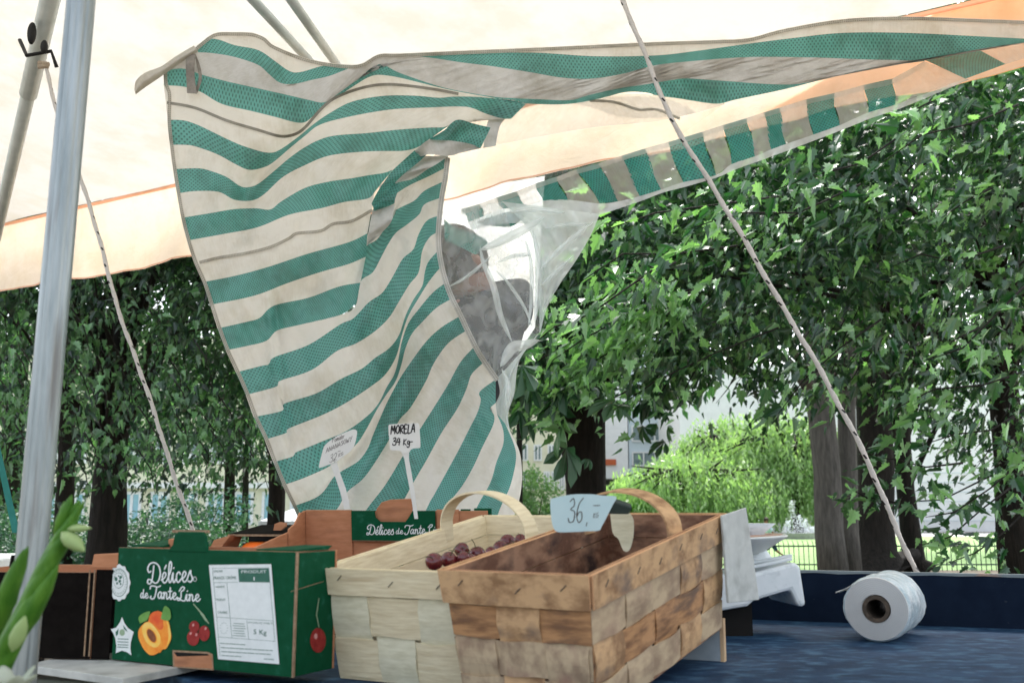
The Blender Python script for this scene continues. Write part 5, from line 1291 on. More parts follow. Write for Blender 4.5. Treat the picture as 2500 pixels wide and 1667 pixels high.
# ------------------------------------------------------------------ price tags
def tagplate(name, label, plate, holder, Yp, mat, thick=.0012, lean=0):
    """plate: px outline at depth Yp; holder: px outline of the stem"""
    t = thing(name, label, 'price tag', P(*holder[0], Yp) if holder else P(*plate[0], Yp))
    o = P(*plate[0], Yp); n = Vector((0,-1,0)); n = Matrix.Rotation(R(lean), 3, 'X') @ n
    pl = Plane(o, Vector((1,0,0)), Vector((0,0,1)), t); pl.n = n.normalized() if n.dot(CP-o) > 0 else -n
    pts = [pl.hit(a, b_, 0) for a, b_ in plate]
    po = MB().poly([p - pl.n*thick for p in pts], thick, pl.n).build('plate', mat, t)
    if holder: MB().poly([pl.hit(a, b_, -thick*1.3) for a, b_ in holder], -thick*1.6 if False else thick*1.2, -pl.n).build('stem', mat, t)
    return t, pl
def K5(*pts): return [(750+a*.22321, 1000+b_*.22321) for a, b_ in pts]
t1, p1 = tagplate('price_tag', 'white plastic tag reading pomidor ananasowy, tilted, on its white stem', K5(*cr([(195,385),(240,345),(330,285),(420,245),(500,215),(535,222),(545,250),(530,340),(505,410),(460,465),(400,505),(325,565),(230,603),(150,630),(128,630),(135,580),(160,480),(180,410),(195,385)], 3)[:-1]),
                  K5((250,598),(322,570),(360,700),(420,860),(472,1085),(405,1085),(360,900),(300,720)), 1.93, M['tagw'])
write(p1, 'Pomidor', K5((272,362))[0], (8.2, -3.4), (1.2, -10.5), .9, M['pen'], .0003, CAP, jit=.03)
write(p1, 'ANANASOWY', K5((205,472))[0], (8.9, -4.3), (1.0, -11.0), 1.0, M['pen'], .0003, CAP, jit=.03)
write(p1, '32', K5((245,575))[0], (14, -5.2), (2.4, -18), 1.0, M['pen'], .0003, CAP)
write(p1, ',', K5((300,560))[0], (8, -2), (1.2, -9), 1.0, M['pen'], .0003, CAP)
write(p1, 'KG', K5((342,515))[0], (8, -3.2), (1, -8), .9, M['pen'], .0003, CAP)
write(p1, '-', K5((335,470))[0], (16, -5), (0, -6), 1.0, M['pen'], .0003, CAP)
t2_, p2 = tagplate('price_tag', 'white plastic tag reading morela in thick black marker, standing upright', K5(*cr([(900,160),(1060,150),(1190,145),(1222,160),(1232,260),(1238,400),(1215,418),(1165,422),(1130,440),(1112,470),(1060,480),(1035,470),(1010,445),(920,440),(905,415),(895,300),(888,185),(900,160)], 3)[:-1]),
                   K5((1035,470),(1112,468),(1112,540),(1140,690),(1175,900),(1212,1192),(1172,1192),(1130,920),(1085,680),(1062,540)), 1.90, M['tagw'])
write(p2, 'MORELA', K5((915,268))[0], (12.6, -1.2), (1.4, -20), 3.3, M['marker'], .0003, CAP, jit=.05)
write(p2, '34 Kg-' if False else '34', K5((935,385))[0], (15, 0), (1, -17), 2.8, M['marker'], .0003, CAP)
write(p2, 'K', K5((1050,385))[0], (12, 0), (1, -14), 2.6, M['marker'], .0003, CAP)
write(p2, 'g-', K5((1092,380))[0], (13, 0), (1, -14), 2.6, M['marker'], .0003, CAP)
def K7(*pts): return [(1100+a*.34014, 1150+b_*.34014) for a, b_ in pts]
t3_, p3 = tagplate('price_tag', 'pale blue paper tag reading 36 clipped to the brown basket handle', K7(*cr([(718,198),(800,178),(900,165),(1020,166),(1100,175),(1190,182),(1165,240),(1135,300),(1110,350),(1085,395),(1065,425),(980,430),(860,436),(765,434),(735,395),(722,330),(716,260),(718,198)], 3)[:-1]), None, 1.36, M['tagb'], lean=6)
write(p3, '36', K7((845,360))[0], (28, 1.5), (3, -54), 2.2, M['pen'], .0003, CAP, pitch=1.05)
write(p3, '-', K7((1025,262))[0], (38, 0), (0, -12), 2.0, M['pen'], .0003, CAP)
write(p3, ',', K7((975,372))[0], (14, 0), (3, -22), 1.8, M['pen'], .0003, CAP)
write(p3, 'KG', K7((1022,335))[0], (9, -1), (2, -12), 1.1, M['pen'], .0003, CAP)
cl = MB().hexa([P(1492,1222,1.37), P(1545,1238,1.39), P(1536,1256,1.39), P(1470,1256,1.37), P(1495,1212,1.38), P(1540,1228,1.40), P(1534,1240,1.40), P(1484,1238,1.38)])
cl.build('clip', M['clipg'], t3_, bevel=.002)

# ------------------------------------------------------------------ kitchen scale
so = G(1770, 1500, TZ); 
def SP(px, py, Y): return P(px, py, Y)
sc0 = thing('kitchen_scale', 'white enamel shop scale with a wide round pan behind the brown basket', 'scale', (P(1850,1400,1.95).x, 1.95, TZ))
YF = 1.86; YB = 2.0
def pp_(px, py, Y): return P(px, py, Y)
hb = MB()
# housing: skirt profile seen from the front with raised underside, extruded in depth
f_ = [(1560,1400),(1700,1398),(1815,1392),(1938,1361),(1945,1366),(1968,1478),(1951,1481),(1929,1440),(1840,1468),(1826,1480),(1800,1482),(1560,1520)]
top_f = [(1560,1404),(1800,1402),(1826,1397),(1938,1374)]
Fp = [P(a, b_, YF) for a, b_ in [(1560,1408),(1830,1402),(1944,1372),(1955,1385),(1969,1478),(1951,1482),(1931,1440),(1842,1466),(1826,1480),(1790,1486),(1560,1530)]]
n = len(Fp)
Bp = [p + Vector((-.015, .15, 0)) + (Vector((0,0,.0)) if i < 4 else Vector((0,0,0))) for i, p in enumerate(Fp)]
hb.add(Fp + Bp, [list(range(n)), list(range(2*n-1, n-1, -1))] + [(i, n+i, n+(i+1) % n, (i+1) % n) for i in range(n)])
hb.build('housing', M['scale_w'], sc0, bevel=.006)
tp0 = P(1838, 1385, 1.93)
rb_ = MB()
for k, dz in enumerate((0, .012)):
    a, b_ = P(1790, 1398-k*12, YF+.01+k*.03), P(1935, 1368-k*8, YF+.01+k*.03); rb_.hexa([a, b_, b_+Vector((0,.012,0)), a+Vector((0,.012,0)), a+Vector((0,0,.006)), b_+Vector((0,0,.006)), b_+Vector((0,.012,.006)), a+Vector((0,.012,.006))])
rb_.build('top_rib', M['scale_w'], sc0, bevel=.002)
nk = P(1838, 1350, 1.94)
MB().lathe([(.001,-.012),(.034,-.012),(.034,.0),(.026,.012),(.022,.025),(.024,.045),(.045,.062),(.001,.062)], 28, Matrix.Translation(nk - Vector((0,0,.006)))).build('neck', M['scale_w'], sc0, smooth=True)
pc = P(1772, 1316, 1.94)
Tp = Matrix.Translation(pc) @ Matrix.Rotation(R(-2), 4, 'Y')
MB().lathe([(.001,-.030),(.045,-.031),(.07,-.024),(.113,.001),(.116,.004),(.113,.006),(.108,.003),(.068,-.018),(.04,-.022),(.001,-.022)], 44, Tp).build('pan', M['pan'], sc0, smooth=True)
MB().lathe([(.001,.0062),(.106,.0062),(.106,.0072),(.001,.0072)], 44, Tp).build('pan_mat', M['panrim'], sc0)
bag = thing('crumpled_bag', 'small crumpled white plastic bag lying on the scale pan', 'plastic bag', pc + Vector((.022, 0, .008)))
mb = MB(); n = 30; gq = np.random.default_rng(9)
for i in range(15):
    ph = math.pi*i/14
    for k in range(n):
        a = 2*math.pi*k/n; r_ = math.sin(ph)*(1+.16*math.sin(3*a+ph*3)+.10*math.sin(7*a-ph*5)+gq.normal(0,.05)) + 1e-3
        mb.v.append(pc + Vector((.022 + .024*r_*math.cos(a), .03*r_*math.sin(a), .019 + .011*math.cos(ph)*(1+.25*math.sin(5*a)) + .003*math.sin(a*2+1))))
for i in range(14):
    for k in range(n): mb.f.append([i*n+k, i*n+(k+1) % n, (i+1)*n+(k+1) % n, (i+1)*n+k]); mb.m.append(0)
mb.build('film', M['bagend'], bag)
hh_ = P(1700,1500,YF+.05)
MB().box((P(1560,1480,YF).x, YF+.02, TZ+.0006), (P(1842,1480,YF).x, YF+.13, P(1700,1474,YF).z)).build('foot_shadow_block', M['dark'], sc0)  # dark block under the housing, also stands in for the shadow there

# ------------------------------------------------------------------ roll of plastic bags
ra = G(2110, 1572, TZ); 
ax_ = Vector((.50, .86, 0)).normalized()
Rr = .0560; f0 = P(2140, 1500, 1.79); f0.z = TZ+Rr+.001
rl = thing('bag_roll', 'roll of thin white plastic bags lying on the blue table', 'plastic roll', (f0.x, f0.y, TZ))
Rt = Matrix.Translation(f0) @ ax_.to_track_quat('Z', 'Y').to_matrix().to_4x4()
mb = MB(); n = 56; Lr = .17; g = np.random.default_rng(3)
segs = 44
for i in range(segs+1):
    z = Lr*i/segs
    for k in range(n):
        a = 2*math.pi*k/n; rr_ = Rr*(1 + .010*math.sin(3*a+z*60) + .012*math.sin(z*190+a*2) + .010*math.sin(z*330-a*5)+ g.normal(0, .005)) - (.004 if i in (0,) else 0)
        mb.v.append(Rt @ Vector((rr_*math.cos(a), rr_*math.sin(a), z)))
for i in range(segs):
    for k in range(n): k2 = (k+1) % n; mb.f.append([i*n+k, i*n+k2, (i+1)*n+k2, (i+1)*n+k]); mb.m.append(0)
mb.build('wound_film', M['bagroll'], rl, smooth=True)
mb = MB(); pr_ = [(.0235,.006)]
for q in range(18): r_ = .0235 + (Rr-.003-.0235)*(q+1)/18; pr_ += [(r_-.0006, -.0012 - (.0008 if q % 2 else 0)), (r_, -.0004)]
pr_ += [(Rr-.002, .004)]
mb.lathe(pr_, 56, Rt)
mb.build('film_end', M['bagend'], rl, smooth=True)
MB().lathe([(.0165,-.003),(.0230,-.003),(.0232,.02),(.0232,Lr),(.0165,Lr),(.0165,-.003)], 40, Rt).build('tube', M['tubecard'], rl, smooth=False)
lf = MB(); a0_ = max((R(q) for q in range(0, 360, 5)), key=lambda an: (Rt.to_3x3() @ Vector((math.cos(an), math.sin(an), 0))).dot(Vector((-.95,-.2,.45))))
for i in range(13):
    z = Lr*i/12
    for (dr, da) in ((-.002,.35),(.006,.0),(.016+.003*math.sin(i*1.9),-.18)):
        lf.v.append(Rt @ Vector(((Rr+dr)*math.cos(a0_+da), (Rr+dr)*math.sin(a0_+da), z)))
for i in range(12):
    for k in range(2): lf.f.append([i*3+k, i*3+k+1, (i+1)*3+k+1, (i+1)*3+k]); lf.m.append(0)
lf.build('loose_end', M['bagend'], rl, smooth=True, solid=.0008)

# ------------------------------------------------------------------ gladiolus stem, close at the left
def flower(label, path, rads, buds, seed):
    t = thing('gladiolus', label, 'flower', path[0])
    MB().tube(path, rads, 12).build('stem', M['stem'], t, smooth=True)
    for (p, d, L_, w_, m_) in buds:
        d = Vector(d).normalized(); mb = MB(); prf = [(.0006,0),(w_*.7,L_*.18),(w_,L_*.42),(w_*.75,L_*.72),(w_*.3,L_*.93),(.0005,L_)]
        mb.lathe(prf, 12, Matrix.Translation(Vector(p)) @ d.to_track_quat('Z', 'Y').to_matrix().to_4x4() @ Matrix.Diagonal((1,.75,1,1)))
        mb.build('bud' if m_ == 'bud' else ('petal' if m_ == 'petal' else 'sheath'), M[m_], t, smooth=True)
Yf = .95
pth = [P(-60,1760,Yf), P(10,1600,Yf), P(70,1480,Yf), P(115,1380,Yf), P(150,1310,Yf), P(178,1262,Yf)]
sh = []
for (px, py, dx, dy, L_, w_) in ((-20,1660,.45,.95,.10,.012),(20,1590,.5,.9,.09,.012),(45,1520,.48,.9,.08,.011),(72,1460,.5,.9,.07,.011),(95,1410,.55,.85,.065,.010),(118,1365,.5,.85,.055,.009),(135,1320,.3,.9,.045,.008),(160,1285,.6,.8,.03,.005),(150,1275,.1,.9,.02,.004)):
    sh.append((P(px, py, Yf), (dx, -.08, dy), L_, w_, 'stem'))
sh += [(P(150,1298,Yf-.01), (.75,-.1,-.55), .030, .0095, 'bud'), (P(165,1290,Yf-.01), (.9,0,.02), .022, .005, 'bud'), (P(163,1270,Yf), (.5,0,.85), .022, .005, 'stem'), (P(30,1590,Yf-.02), (.35,-.2,.9), .035, .008, 'bud')]
flower('tall green gladiolus stem with closed buds leaning across the pole', pth, [.011,.011,.010,.009,.007,.003], sh, 1)
pth = [P(-90,1700,Yf+.05), P(-10,1540,Yf+.05), P(25,1450,Yf+.05), P(42,1395,Yf+.05)]
flower('second green flower stem, cut by the left edge', pth, [.010,.009,.007,.003], [(P(-20,1560,Yf+.04), (.3,-.1,.9), .09, .012, 'stem'), (P(0,1500,Yf+.04), (.35,-.1,.9), .07, .010, 'stem')], 2)
wfl = thing('white_flower', 'blurred white petals at the bottom left corner', 'flower', P(40,1700,.93))
MB().tube([P(30,1800,.93), P(30,1690,.93)], .004, 8).build('stem', M['stem'], wfl)
for k in range(6):
    a = k*1.05; d = Vector((math.cos(a)*.8, math.sin(a)*.5-.2, .6)).normalized()
    MB().lathe([(.0005,0),(.005,.006),(.008,.014),(.007,.022),(.003,.027),(.0005,.028)], 12, Matrix.Translation(P(30,1690,.93)) @ d.to_track_quat('Z','Y').to_matrix().to_4x4() @ Matrix.Diagonal((1,.25,1,1))).build('petal', M['petal'], wfl, smooth=True)

# ------------------------------------------------------------------ the blown striped sheet
def c2_(*p): return [(400+x*.38265, y*.38265) for x, y in p]
def cC(*p): return [(850+x*.33167, 380+y*.33167) for x, y in p]
def cA(*p): return [(x*.44643, y*.44643) for x, y in p]
def cK(*p): return [(1000+x*.44643, 200+y*.44643) for x, y in p]
def c4(*p): return [(1600+x*.38265, y*.38265) for x, y in p]
def seg_d(p, a, b_):
    ax, ay = a; bx, by = b_; dx, dy = bx-ax, by-ay; t = max(0, min(1, ((p[0]-ax)*dx+(p[1]-ay)*dy)/(dx*dx+dy*dy+1e-9)))
    return math.hypot(p[0]-ax-t*dx, p[1]-ay-t*dy)
FOLDS = [([(798,251),(744,312),(668,394),(614,459),(599,500),(590,560)], .035, 30), ([(924,133),(860,190),(798,251),(735,300)], -.04, 34),
         ([(470,150),(520,320),(540,500),(600,700)], -.035, 70), ([(990,820),(960,930),(905,1060),(830,1150),(740,1250)], .04, 26), ([(1030,790),(1005,900),(960,1000),(900,1120),(840,1230)], -.045, 34),
         ([(672,730),(690,900),(708,1110)], .014, 9), ([(655,730),(668,900),(688,1110)], -.012, 10), ([(890,640),(868,700),(850,800)], .03, 22), ([(940,600),(915,700),(880,800)], -.03, 30),
         ([(930,440),(1000,400),(1100,350),(1200,270)], .03, 28), ([(800,420),(900,380),(1050,330)], -.03, 50), ([(1100,1230),(1150,1080),(1190,960)], -.03, 45), ([(740,120),(700,220)], .03, 40),
         ([(1040,560),(1030,640),(1060,720)], .02, 16), ([(1000,600),(985,700),(960,760)], -.02, 20), ([(1320,175),(1450,235),(1560,190)], -.03, 40), ([(1600,190),(1760,255)], .03, 26), ([(1750,110),(1900,90),(2200,60)], -.03, 40),
         ([(760,800),(800,950),(840,1080)], -.018, 30), ([(720,560),(760,690)], .018, 30), ([(840,480),(870,560)], -.02, 26)]
def depth(px, py, layer=0.0):
    d = 2.56 + layer
    for path, amp, wd in FOLDS:
        m = min(seg_d((px, py), path[i], path[i+1]) for i in range(len(path)-1))
        if m < wd*3: d += amp*math.exp(-(m/wd)**2)
    d += .008*math.sin(px*.021+py*.013+1)+.005*math.sin(px*.047-py*.031)+.003*math.sin(px*.09+py*.071+2) + .0016*math.sin(px*.19-py*.13)
    return d
def resample(pts, n):
    pts = [Vector(p) for p in cr(pts, 5)] if len(pts) > 2 else [Vector(p) for p in pts]
    L_ = [0]
    for i in range(1, len(pts)): L_.append(L_[-1]+(pts[i]-pts[i-1]).length)
    out = []; j = 0
    for k in range(n+1):
        s_ = L_[-1]*k/n
        while j < len(L_)-2 and L_[j+1] < s_: j += 1
        t = (s_-L_[j])/max(1e-9, L_[j+1]-L_[j]); out.append(pts[j].lerp(pts[j+1], min(1, max(0, t))))
    return out, L_[-1]
shroot = thing('striped_sheet', 'green and cream striped woven sheet with a clear window, blown up under the canopy', 'tarpaulin', (P(900,1300,2.6).x, 2.6, 0))
def loft(name, rows, mats, mi, N=70, sub=6, layer=0.0, off=None, world=True):
    rs = [resample(r, N) for r in rows]; b = MB(); M_ = len(rs); v = 0
    for i in range(M_):
        r, L_ = rs[i]
        if i == 0: cols = [[p] for p in r]; vs = [0.0]
        else:
            pr_, pl_ = rs[i-1]; dv = sum((r[k]-pr_[k]).length for k in range(N+1))/(N+1)
            for s_ in range(1, sub+1):
                for k in range(N+1): cols[k].append(pr_[k].lerp(r[k], s_/sub))
                vs.append(vs[-1] + dv/sub)
    Lm = sum(x[1] for x in rs)/M_
    nr = len(vs)
    for k in range(N+1):
        for j in range(nr):
            p = cols[k][j]; dl_ = layer(k/N, j/(nr-1)) if callable(layer) else layer
            b.v.append(P(p.x, p.y, depth(p.x, p.y, dl_))); b.uv.append((Lm*k/N, vs[j]))
    for k in range(N):
        for j in range(nr-1): b.f.append([k*nr+j, k*nr+j+1, (k+1)*nr+j+1, (k+1)*nr+j]); b.m.append(mi[j//sub])
    return b.build(name, mats, shroot, smooth=True)
MS = [M['cl_white'], M['cl_green'], M['cl_hem'], M['cl_grey']]
r0 = c2_((185,318),(290,232),(345,208),(430,206),(560,210),(640,240),(700,290),(900,370),(1080,405),(1250,411),(1370,347),(1500,343)) + [(1130,124),(1300,117),(1450,110),(1600,103),(1750,98),(1830,93),(1914,71),(2059,47),(2212,41),(2380,46),(2540,52)]
r1 = c2_((188,326),(255,258),(340,252),(450,290),(600,320),(700,385),(800,455),(870,462),(1000,425),(1100,412),(1250,412.5),(1370,349),(1530,347)) + [(1127,131),(1300,129),(1450,138),(1600,136),(1700,125),(1830,107),(1950,92),(2059,81),(2212,81),(2400,90),(2540,97)]
r2 = c2_((190,335),(300,340),(450,365),(600,415),(660,465),(740,530),(830,537),(950,510),(1060,485),(1200,430),(1260,414),(1370,351),(1530,352),(1700,370),(1900,400),(2100,425)) + [(1300,178),(1370,190),(1440,193),(1520,181),(1600,160),(1700,149),(1830,140),(1983,141),(2090,145),(2174,147),(2258,146),(2388,121),(2540,99)]
r3 = c2_((0,457),(60,443),(130,440),(250,480),(400,520),(600,565),(800,610),(930,640),(1025,655),(1110,600),(1240,505),(1370,412),(1500,465),(1700,535),(1850,575),(2100,618)) + [(1250,240),(1320,243),(1393,245),(1440,232),(1513,216),(1580,206),(1640,196),(1677,192),(1753,197),(1925,207),(2020,190),(2136,165),(2258,148)]
r4 = c2_((0,545),(130,555),(240,590),(370,665),(560,710),(720,750),(830,780),(900,782),(960,735),(1040,668),(1200,558),(1330,485),(1450,487),(1600,520),(1760,560),(1900,590),(2100,625))
r4b = r4 + [(1250,250),(1320,255),(1393,254),(1469,240),(1530,225),(1580,227),(1600,233),(1657,241),(1700,248),(1753,254),(1800,243),(1918,218),(2000,197),(2136,166),(2256,150)]
loft('upper_cloth', [r0, r1, r2, r3, r4b], MS, [0,1,3,1], N=190, sub=5)
r5 = c2_((25,765),(130,770),(220,800),(300,838),(450,910),(560,950),(660,975),(730,962),(850,880),(960,790),(1060,722),(1200,650),(1400,613),(1600,612),(1750,625),(1850,618),(2000,620),(2200,640),(2310,665))
r6 = c2_((40,925),(130,925),(200,935),(340,985),(460,1050),(545,1085),(640,1068),(700,1035),(800,950),(900,868),(1000,795),(1200,742),(1450,700),(1700,687),(1930,683),(2050,725),(2150,755),(2215,760))
r7 = c2_((60,1080),(220,1075),(300,1092),(400,1130),(480,1185),(530,1196),(600,1175),(700,1095),(800,1010),(900,940),(1000,890),(1100,865),(1300,850),(1500,828),(1700,815),(1800,810),(1870,765))
r8 = c2_((85,1235),(200,1220),(350,1225),(450,1275),(560,1280),(640,1240),(760,1130),(900,1055),(1050,995),(1250,970),(1400,965),(1530,963),(1620,940),(1700,885))
r9 = c2_((115,1390),(300,1360),(450,1335),(590,1330),(680,1337),(750,1285),(900,1200),(1050,1160),(1200,1138),(1300,1120),(1400,1105),(1460,1085))
r10 = c2_((150,1535),(400,1490),(600,1450),(800,1370),(1000,1330),(1150,1290),(1300,1268),(1345,1225))
r11 = [(495,689),(580,672),(660,650),(750,620),(850,592),(897,570)]
r12 = [(513,744),(620,722),(700,692),(780,665),(850,645),(893,627)]
r13 = [(531,802),(600,786),(634,776),(669,746),(753,727),(826,700),(880,690)]
r14 = [(551,855),(600,845),(650,832),(676,807),(726,794),(830,769),(868,742)]
r4[-1:] = c2_((2100,625),(2250,640))
loft('middle_cloth', [r4, r5, r6, r7, r8, r9, r10, r11, r12, r13, r14], MS, [0,1,0,1,0,1,0,1,0,1], N=110, sub=5)
s14 = r14[:-1] + [(866,750),(876,710),(883,683),(910,665),(930,629),(946,599),(966,569),(993,549),(1024,523),(1036,499),(1076,483)]
s15 = [(576,909),(638,893),(657,889),(669,872),(753,842),(830,792),(863,777),(900,738),(933,715),(959,675),(983,632),(1009,609),(1022,572),(1042,539),(1072,526)]
s16 = [(600,964),(676,943),(682,930),(761,903),(822,857),(870,838),(916,808),(950,775),(973,738),(999,695),(1022,665),(1031,612),(1049,579),(1071,566)]
s17 = [(619,1018),(690,1002),(694,985),(772,960),(830,926),(883,900),(915,874),(950,850),(974,818),(990,771),(1009,732),(1031,698),(1037,665),(1046,639),(1072,609)]
s18 = [(646,1073),(700,1056),(704,1046),(784,1014),(845,983),(914,937),(944,910),(968,868),(982,815),(997,771),(1022,728),(1049,685),(1080,647)]
s19 = [(667,1128),(717,1113),(720,1105),(772,1083),(845,1052),(898,1014),(925,983),(944,945),(962,915),(972,880),(980,838),(996,791),(1022,755),(1056,715),(1088,690)]
s20 = [(690,1184),(745,1165),(814,1132),(868,1086),(893,1050),(920,1000),(944,962),(966,930),(980,890),(990,850),(1006,814),(1029,788),(1066,751),(1105,728)]
s21 = [(715,1236),(780,1209),(814,1165),(837,1148),(875,1125),(898,1094),(910,1063),(929,1018),(946,980),(967,940),(976,924),(998,891),(1040,834),(1078,799),(1124,771)]
s22 = [(745,1300),(784,1274),(822,1243),(848,1200),(891,1163),(944,1083),(975,1025),(1002,995),(1040,930),(1059,887),(1094,838),(1141,805)]
s23 = [(845,1320),(895,1243),(933,1194),(956,1159),(990,1102),(1032,1037),(1090,945),(1124,884),(1157,847)]
s24 = [(940,1330),(975,1243),(1013,1171),(1040,1125),(1078,1056),(1116,998),(1139,949),(1151,914),(1178,887)]
s25 = [(1000,1330),(1048,1228),(1059,1209),(1097,1140),(1124,1090),(1143,1052),(1166,1006),(1174,975),(1171,956),(1210,926)]
s26 = [(1048,1330),(1086,1243),(1128,1186),(1155,1140),(1178,1090),(1204,1037),(1206,1012),(1196,998),(1210,983)]
s27 = [(1130,1330),(1162,1243),(1197,1178),(1212,1128),(1227,1090),(1230,1067),(1227,1044),(1213,1010)]
s28 = [(1190,1330),(1220,1243),(1243,1193),(1255,1150),(1260,1115),(1255,1085),(1234,1035)]
s29 = [(1226,1330),(1262,1240),(1274,1180),(1273,1130),(1266,1095),(1246,1052)]
loft('lower_cloth', [s14,s15,s16,s17,s18,s19,s20,s21,s22,s23,s24,s25,s26,s27,s28,s29], MS, [0,1,0,1,0,1,0,1,0,1,0,1,0,1,0], N=90, sub=5)
m0 = [(925,455),(960,430),(1010,410),(1060,385),(1096,372)]
m1 = [(930,470)] + cC((345,205),(480,170),(600,90),(735,10)); m1b = [(925,492)] + cC((335,290),(450,220),(600,150),(725,85))
m2 = [(880,625)] + cC((135,665),(210,620),(255,560),(320,480),(335,415),(390,380),(490,330),(560,260),(690,195))
m2b = [(866,760),(883,690),(910,667),(930,631),(946,601),(966,571),(993,551),(1024,525),(1036,501),(1076,485)]
loft('inner_cloth', [m0, m1, m1b, m2, m2b], MS, [3,1,0,1], N=50, sub=5, layer=.045)
# turned flap along the fold
def flap(rows, mi, layer=-.03): return loft('turned_flap', rows, MS, [mi], N=24, sub=6, layer=lambda u, v: layer + .018*math.sin(u*7+v*3))
flap([c2_((1700,885),(1790,830),(1870,765),(1980,790),(2085,815)), c2_((1698,892),(1800,897),(1880,905),(1950,925),(2022,945))], 1)
flap([c2_((1600,965),(1698,890),(1830,898),(1950,918),(2022,945)), c2_((1640,1000),(1700,985),(1820,996),(1900,975),(2010,950))], 3, -.035)
flap([c2_((1600,960),(1500,1050),(1440,1110),(1360,1230),(1325,1300)), c2_((1680,985),(1620,1040),(1500,1140),(1400,1260),(1345,1345))], 1, -.03)
flap([c2_((1670,995),(1600,1050),(1520,1110),(1460,1175)), c2_((1810,1000),(1720,1060),(1600,1120),(1480,1172))], 3, -.02)
flap([cC((335,200),(280,280),(180,400)), cC((385,215),(345,320),(330,358),(192,408))], 1, -.035)
flap([cC((180,405),(160,500),(135,660)), cC((342,360),(320,480),(255,560),(150,655))], 3, -.033)
# sheer lower edge of the upper band
S_top = [(1190,262),(1284,250),(1393,250),(1470,236),(1530,230),(1600,232),(1657,240),(1753,253),(1768,252)]
S_bot = [(1050,390),(1180,362),(1250,347),(1446,312),(1600,297),(1700,276),(1770,255)]
loft('sheer_edge', [S_top, S_bot], [M['cl_wsheer']], [0], N=70, sub=12, layer=.02)
loft('sheer_fold', [[(1215,262),(1190,300),(1180,362)], [(1275,262),(1225,300),(1210,357)]], [M['cl_grey']], [0], N=20, sub=4, layer=.012)
loft('sheer_fold', [[(1393,252),(1470,240),(1540,236),(1620,240),(1680,262)], [(1440,262),(1500,282),(1560,290),(1640,286),(1700,276)]], [M['cl_wsheer']], [0], N=30, sub=4, layer=.010)
# window band with green bars, behind
T_ = [(1125,512),(1170,498),(1210,483),(1259,468),(1308,448),(1358,432),(1406,414),(1460,399),(1516,381),(1574,363),(1632,347),(1715,322),(1765,306),(1822,289),(1864,275),(1902,264),(1969,243),(2036,228),(2109,208),(2178,193),(2257,150)]
Mi = [(1143,542),(1181,528),(1228,510),(1286,504),(1325,490),(1386,488),(1464,497),(1509,492),(1562,479),(1614,463),(1668,445),(1748,428),(1786,401),(1843,382),(1883,365),(1919,352),(1986,329),(2050,306),(2120,275),(2186,256),(2357,192)]
Bo = [(1152,562),(1190,552),(1240,545),(1300,548),(1340,552),(1400,545),(1470,523),(1515,508),(1568,490),(1620,470),(1675,456),(1755,432),(1795,414),(1850,395),(1890,380),(1926,367),(1995,341),(2060,316),(2130,288),(2212,260),(2366,195)]
for i in range(20):
    g_ = (i % 2 == 0)
    lay = lambda u, v, i=i: .075 + .006*math.sin(i*1.3+u*3)
    b = MB(); n_u, n_v = 8, 8
    for a in range(n_u+1):
        for c_ in range(n_v+1):
            u, v = a/n_u, c_/n_v
            p = Vector(T_[i]).lerp(Vector(T_[i+1]), u).lerp(Vector(Mi[i]).lerp(Vector(Mi[i+1]), u), v)
            p.x += 5*math.sin(v*3.1+i)*math.sin(math.pi*v)
            b.v.append(P(p.x, p.y, depth(p.x, p.y, .08))); b.uv.append((i*60+u*60, v*80))
    for a in range(n_u):
        for c_ in range(n_v): b.f.append([a*(n_v+1)+c_, a*(n_v+1)+c_+1, (a+1)*(n_v+1)+c_+1, (a+1)*(n_v+1)+c_]); b.m.append(0)
    b.build('green_bar' if g_ else 'sheer_panel', M['cl_gsheer'] if g_ else M['cl_wsheer'], shroot, smooth=True)
loft('plastic_hem', [Mi, Bo], [M['pl_fold']], [0], N=90, sub=4, layer=.08)
loft('band_end', [[(2258,147),(2388,121)], [(2357,193),(2455,157)]], [M['cl_gsheer']], [0], N=12, sub=8, layer=.06)
loft('band_end', [[(2388,121),(2540,97)], [(2455,157),(2540,132)]], [M['cl_wsheer']], [0], N=12, sub=8, layer=.06)
loft('top_hem', [T_, [(x+2, y+12) for x, y in T_]], [M['cl_wsheer']], [0], N=90, sub=1, layer=.074)
# clear and cloudy window plastic
loft('clear_window', [[(1092,384),(1180,363),(1250,348),(1446,313),(1600,298),(1700,277),(1765,257)], [(1074,520),(1125,512),(1210,483),(1308,448),(1406,414),(1516,381),(1640,345)]], [M['pl_clear']], [0], N=60, sub=14, layer=.055)
Lc = [(1074,518),(1071,570),(1075,620),(1086,680),(1107,735),(1141,800),(1178,870),(1208,918)]
Mc = [(1225,492),(1250,560),(1290,600),(1315,680),(1318,760),(1316,815),(1285,850),(1214,922)]
loft('cloudy_window', [Lc, Mc], [M['pl_mid']], [0], N=60, sub=34, layer=lambda u, v: .05 + .022*math.sin(v*11+u*6) + .014*math.sin(u*17-v*8) + .008*math.sin(u*37+v*29))
loft('frosted_window', [[(1225,492),(1290,560),(1308,620),(1316,700),(1317,760),(1317,812)], [(1464,523),(1442,575),(1407,635),(1366,695),(1336,750),(1319,812)]], [M['pl_frost']], [0], N=40, sub=24, layer=lambda u, v: .05 + .02*math.sin(v*9+u*5) + .012*math.sin(u*15-v*12))
loft('frosted_tail', [[(1214,922),(1220,960),(1206,1000),(1228,1036),(1248,1064)], [(1317,812),(1268,880),(1256,960),(1240,1012),(1249,1066)]], [M['pl_frost']], [0], N=30, sub=20, layer=lambda u, v: .05 + .02*math.sin(v*9+u*4))
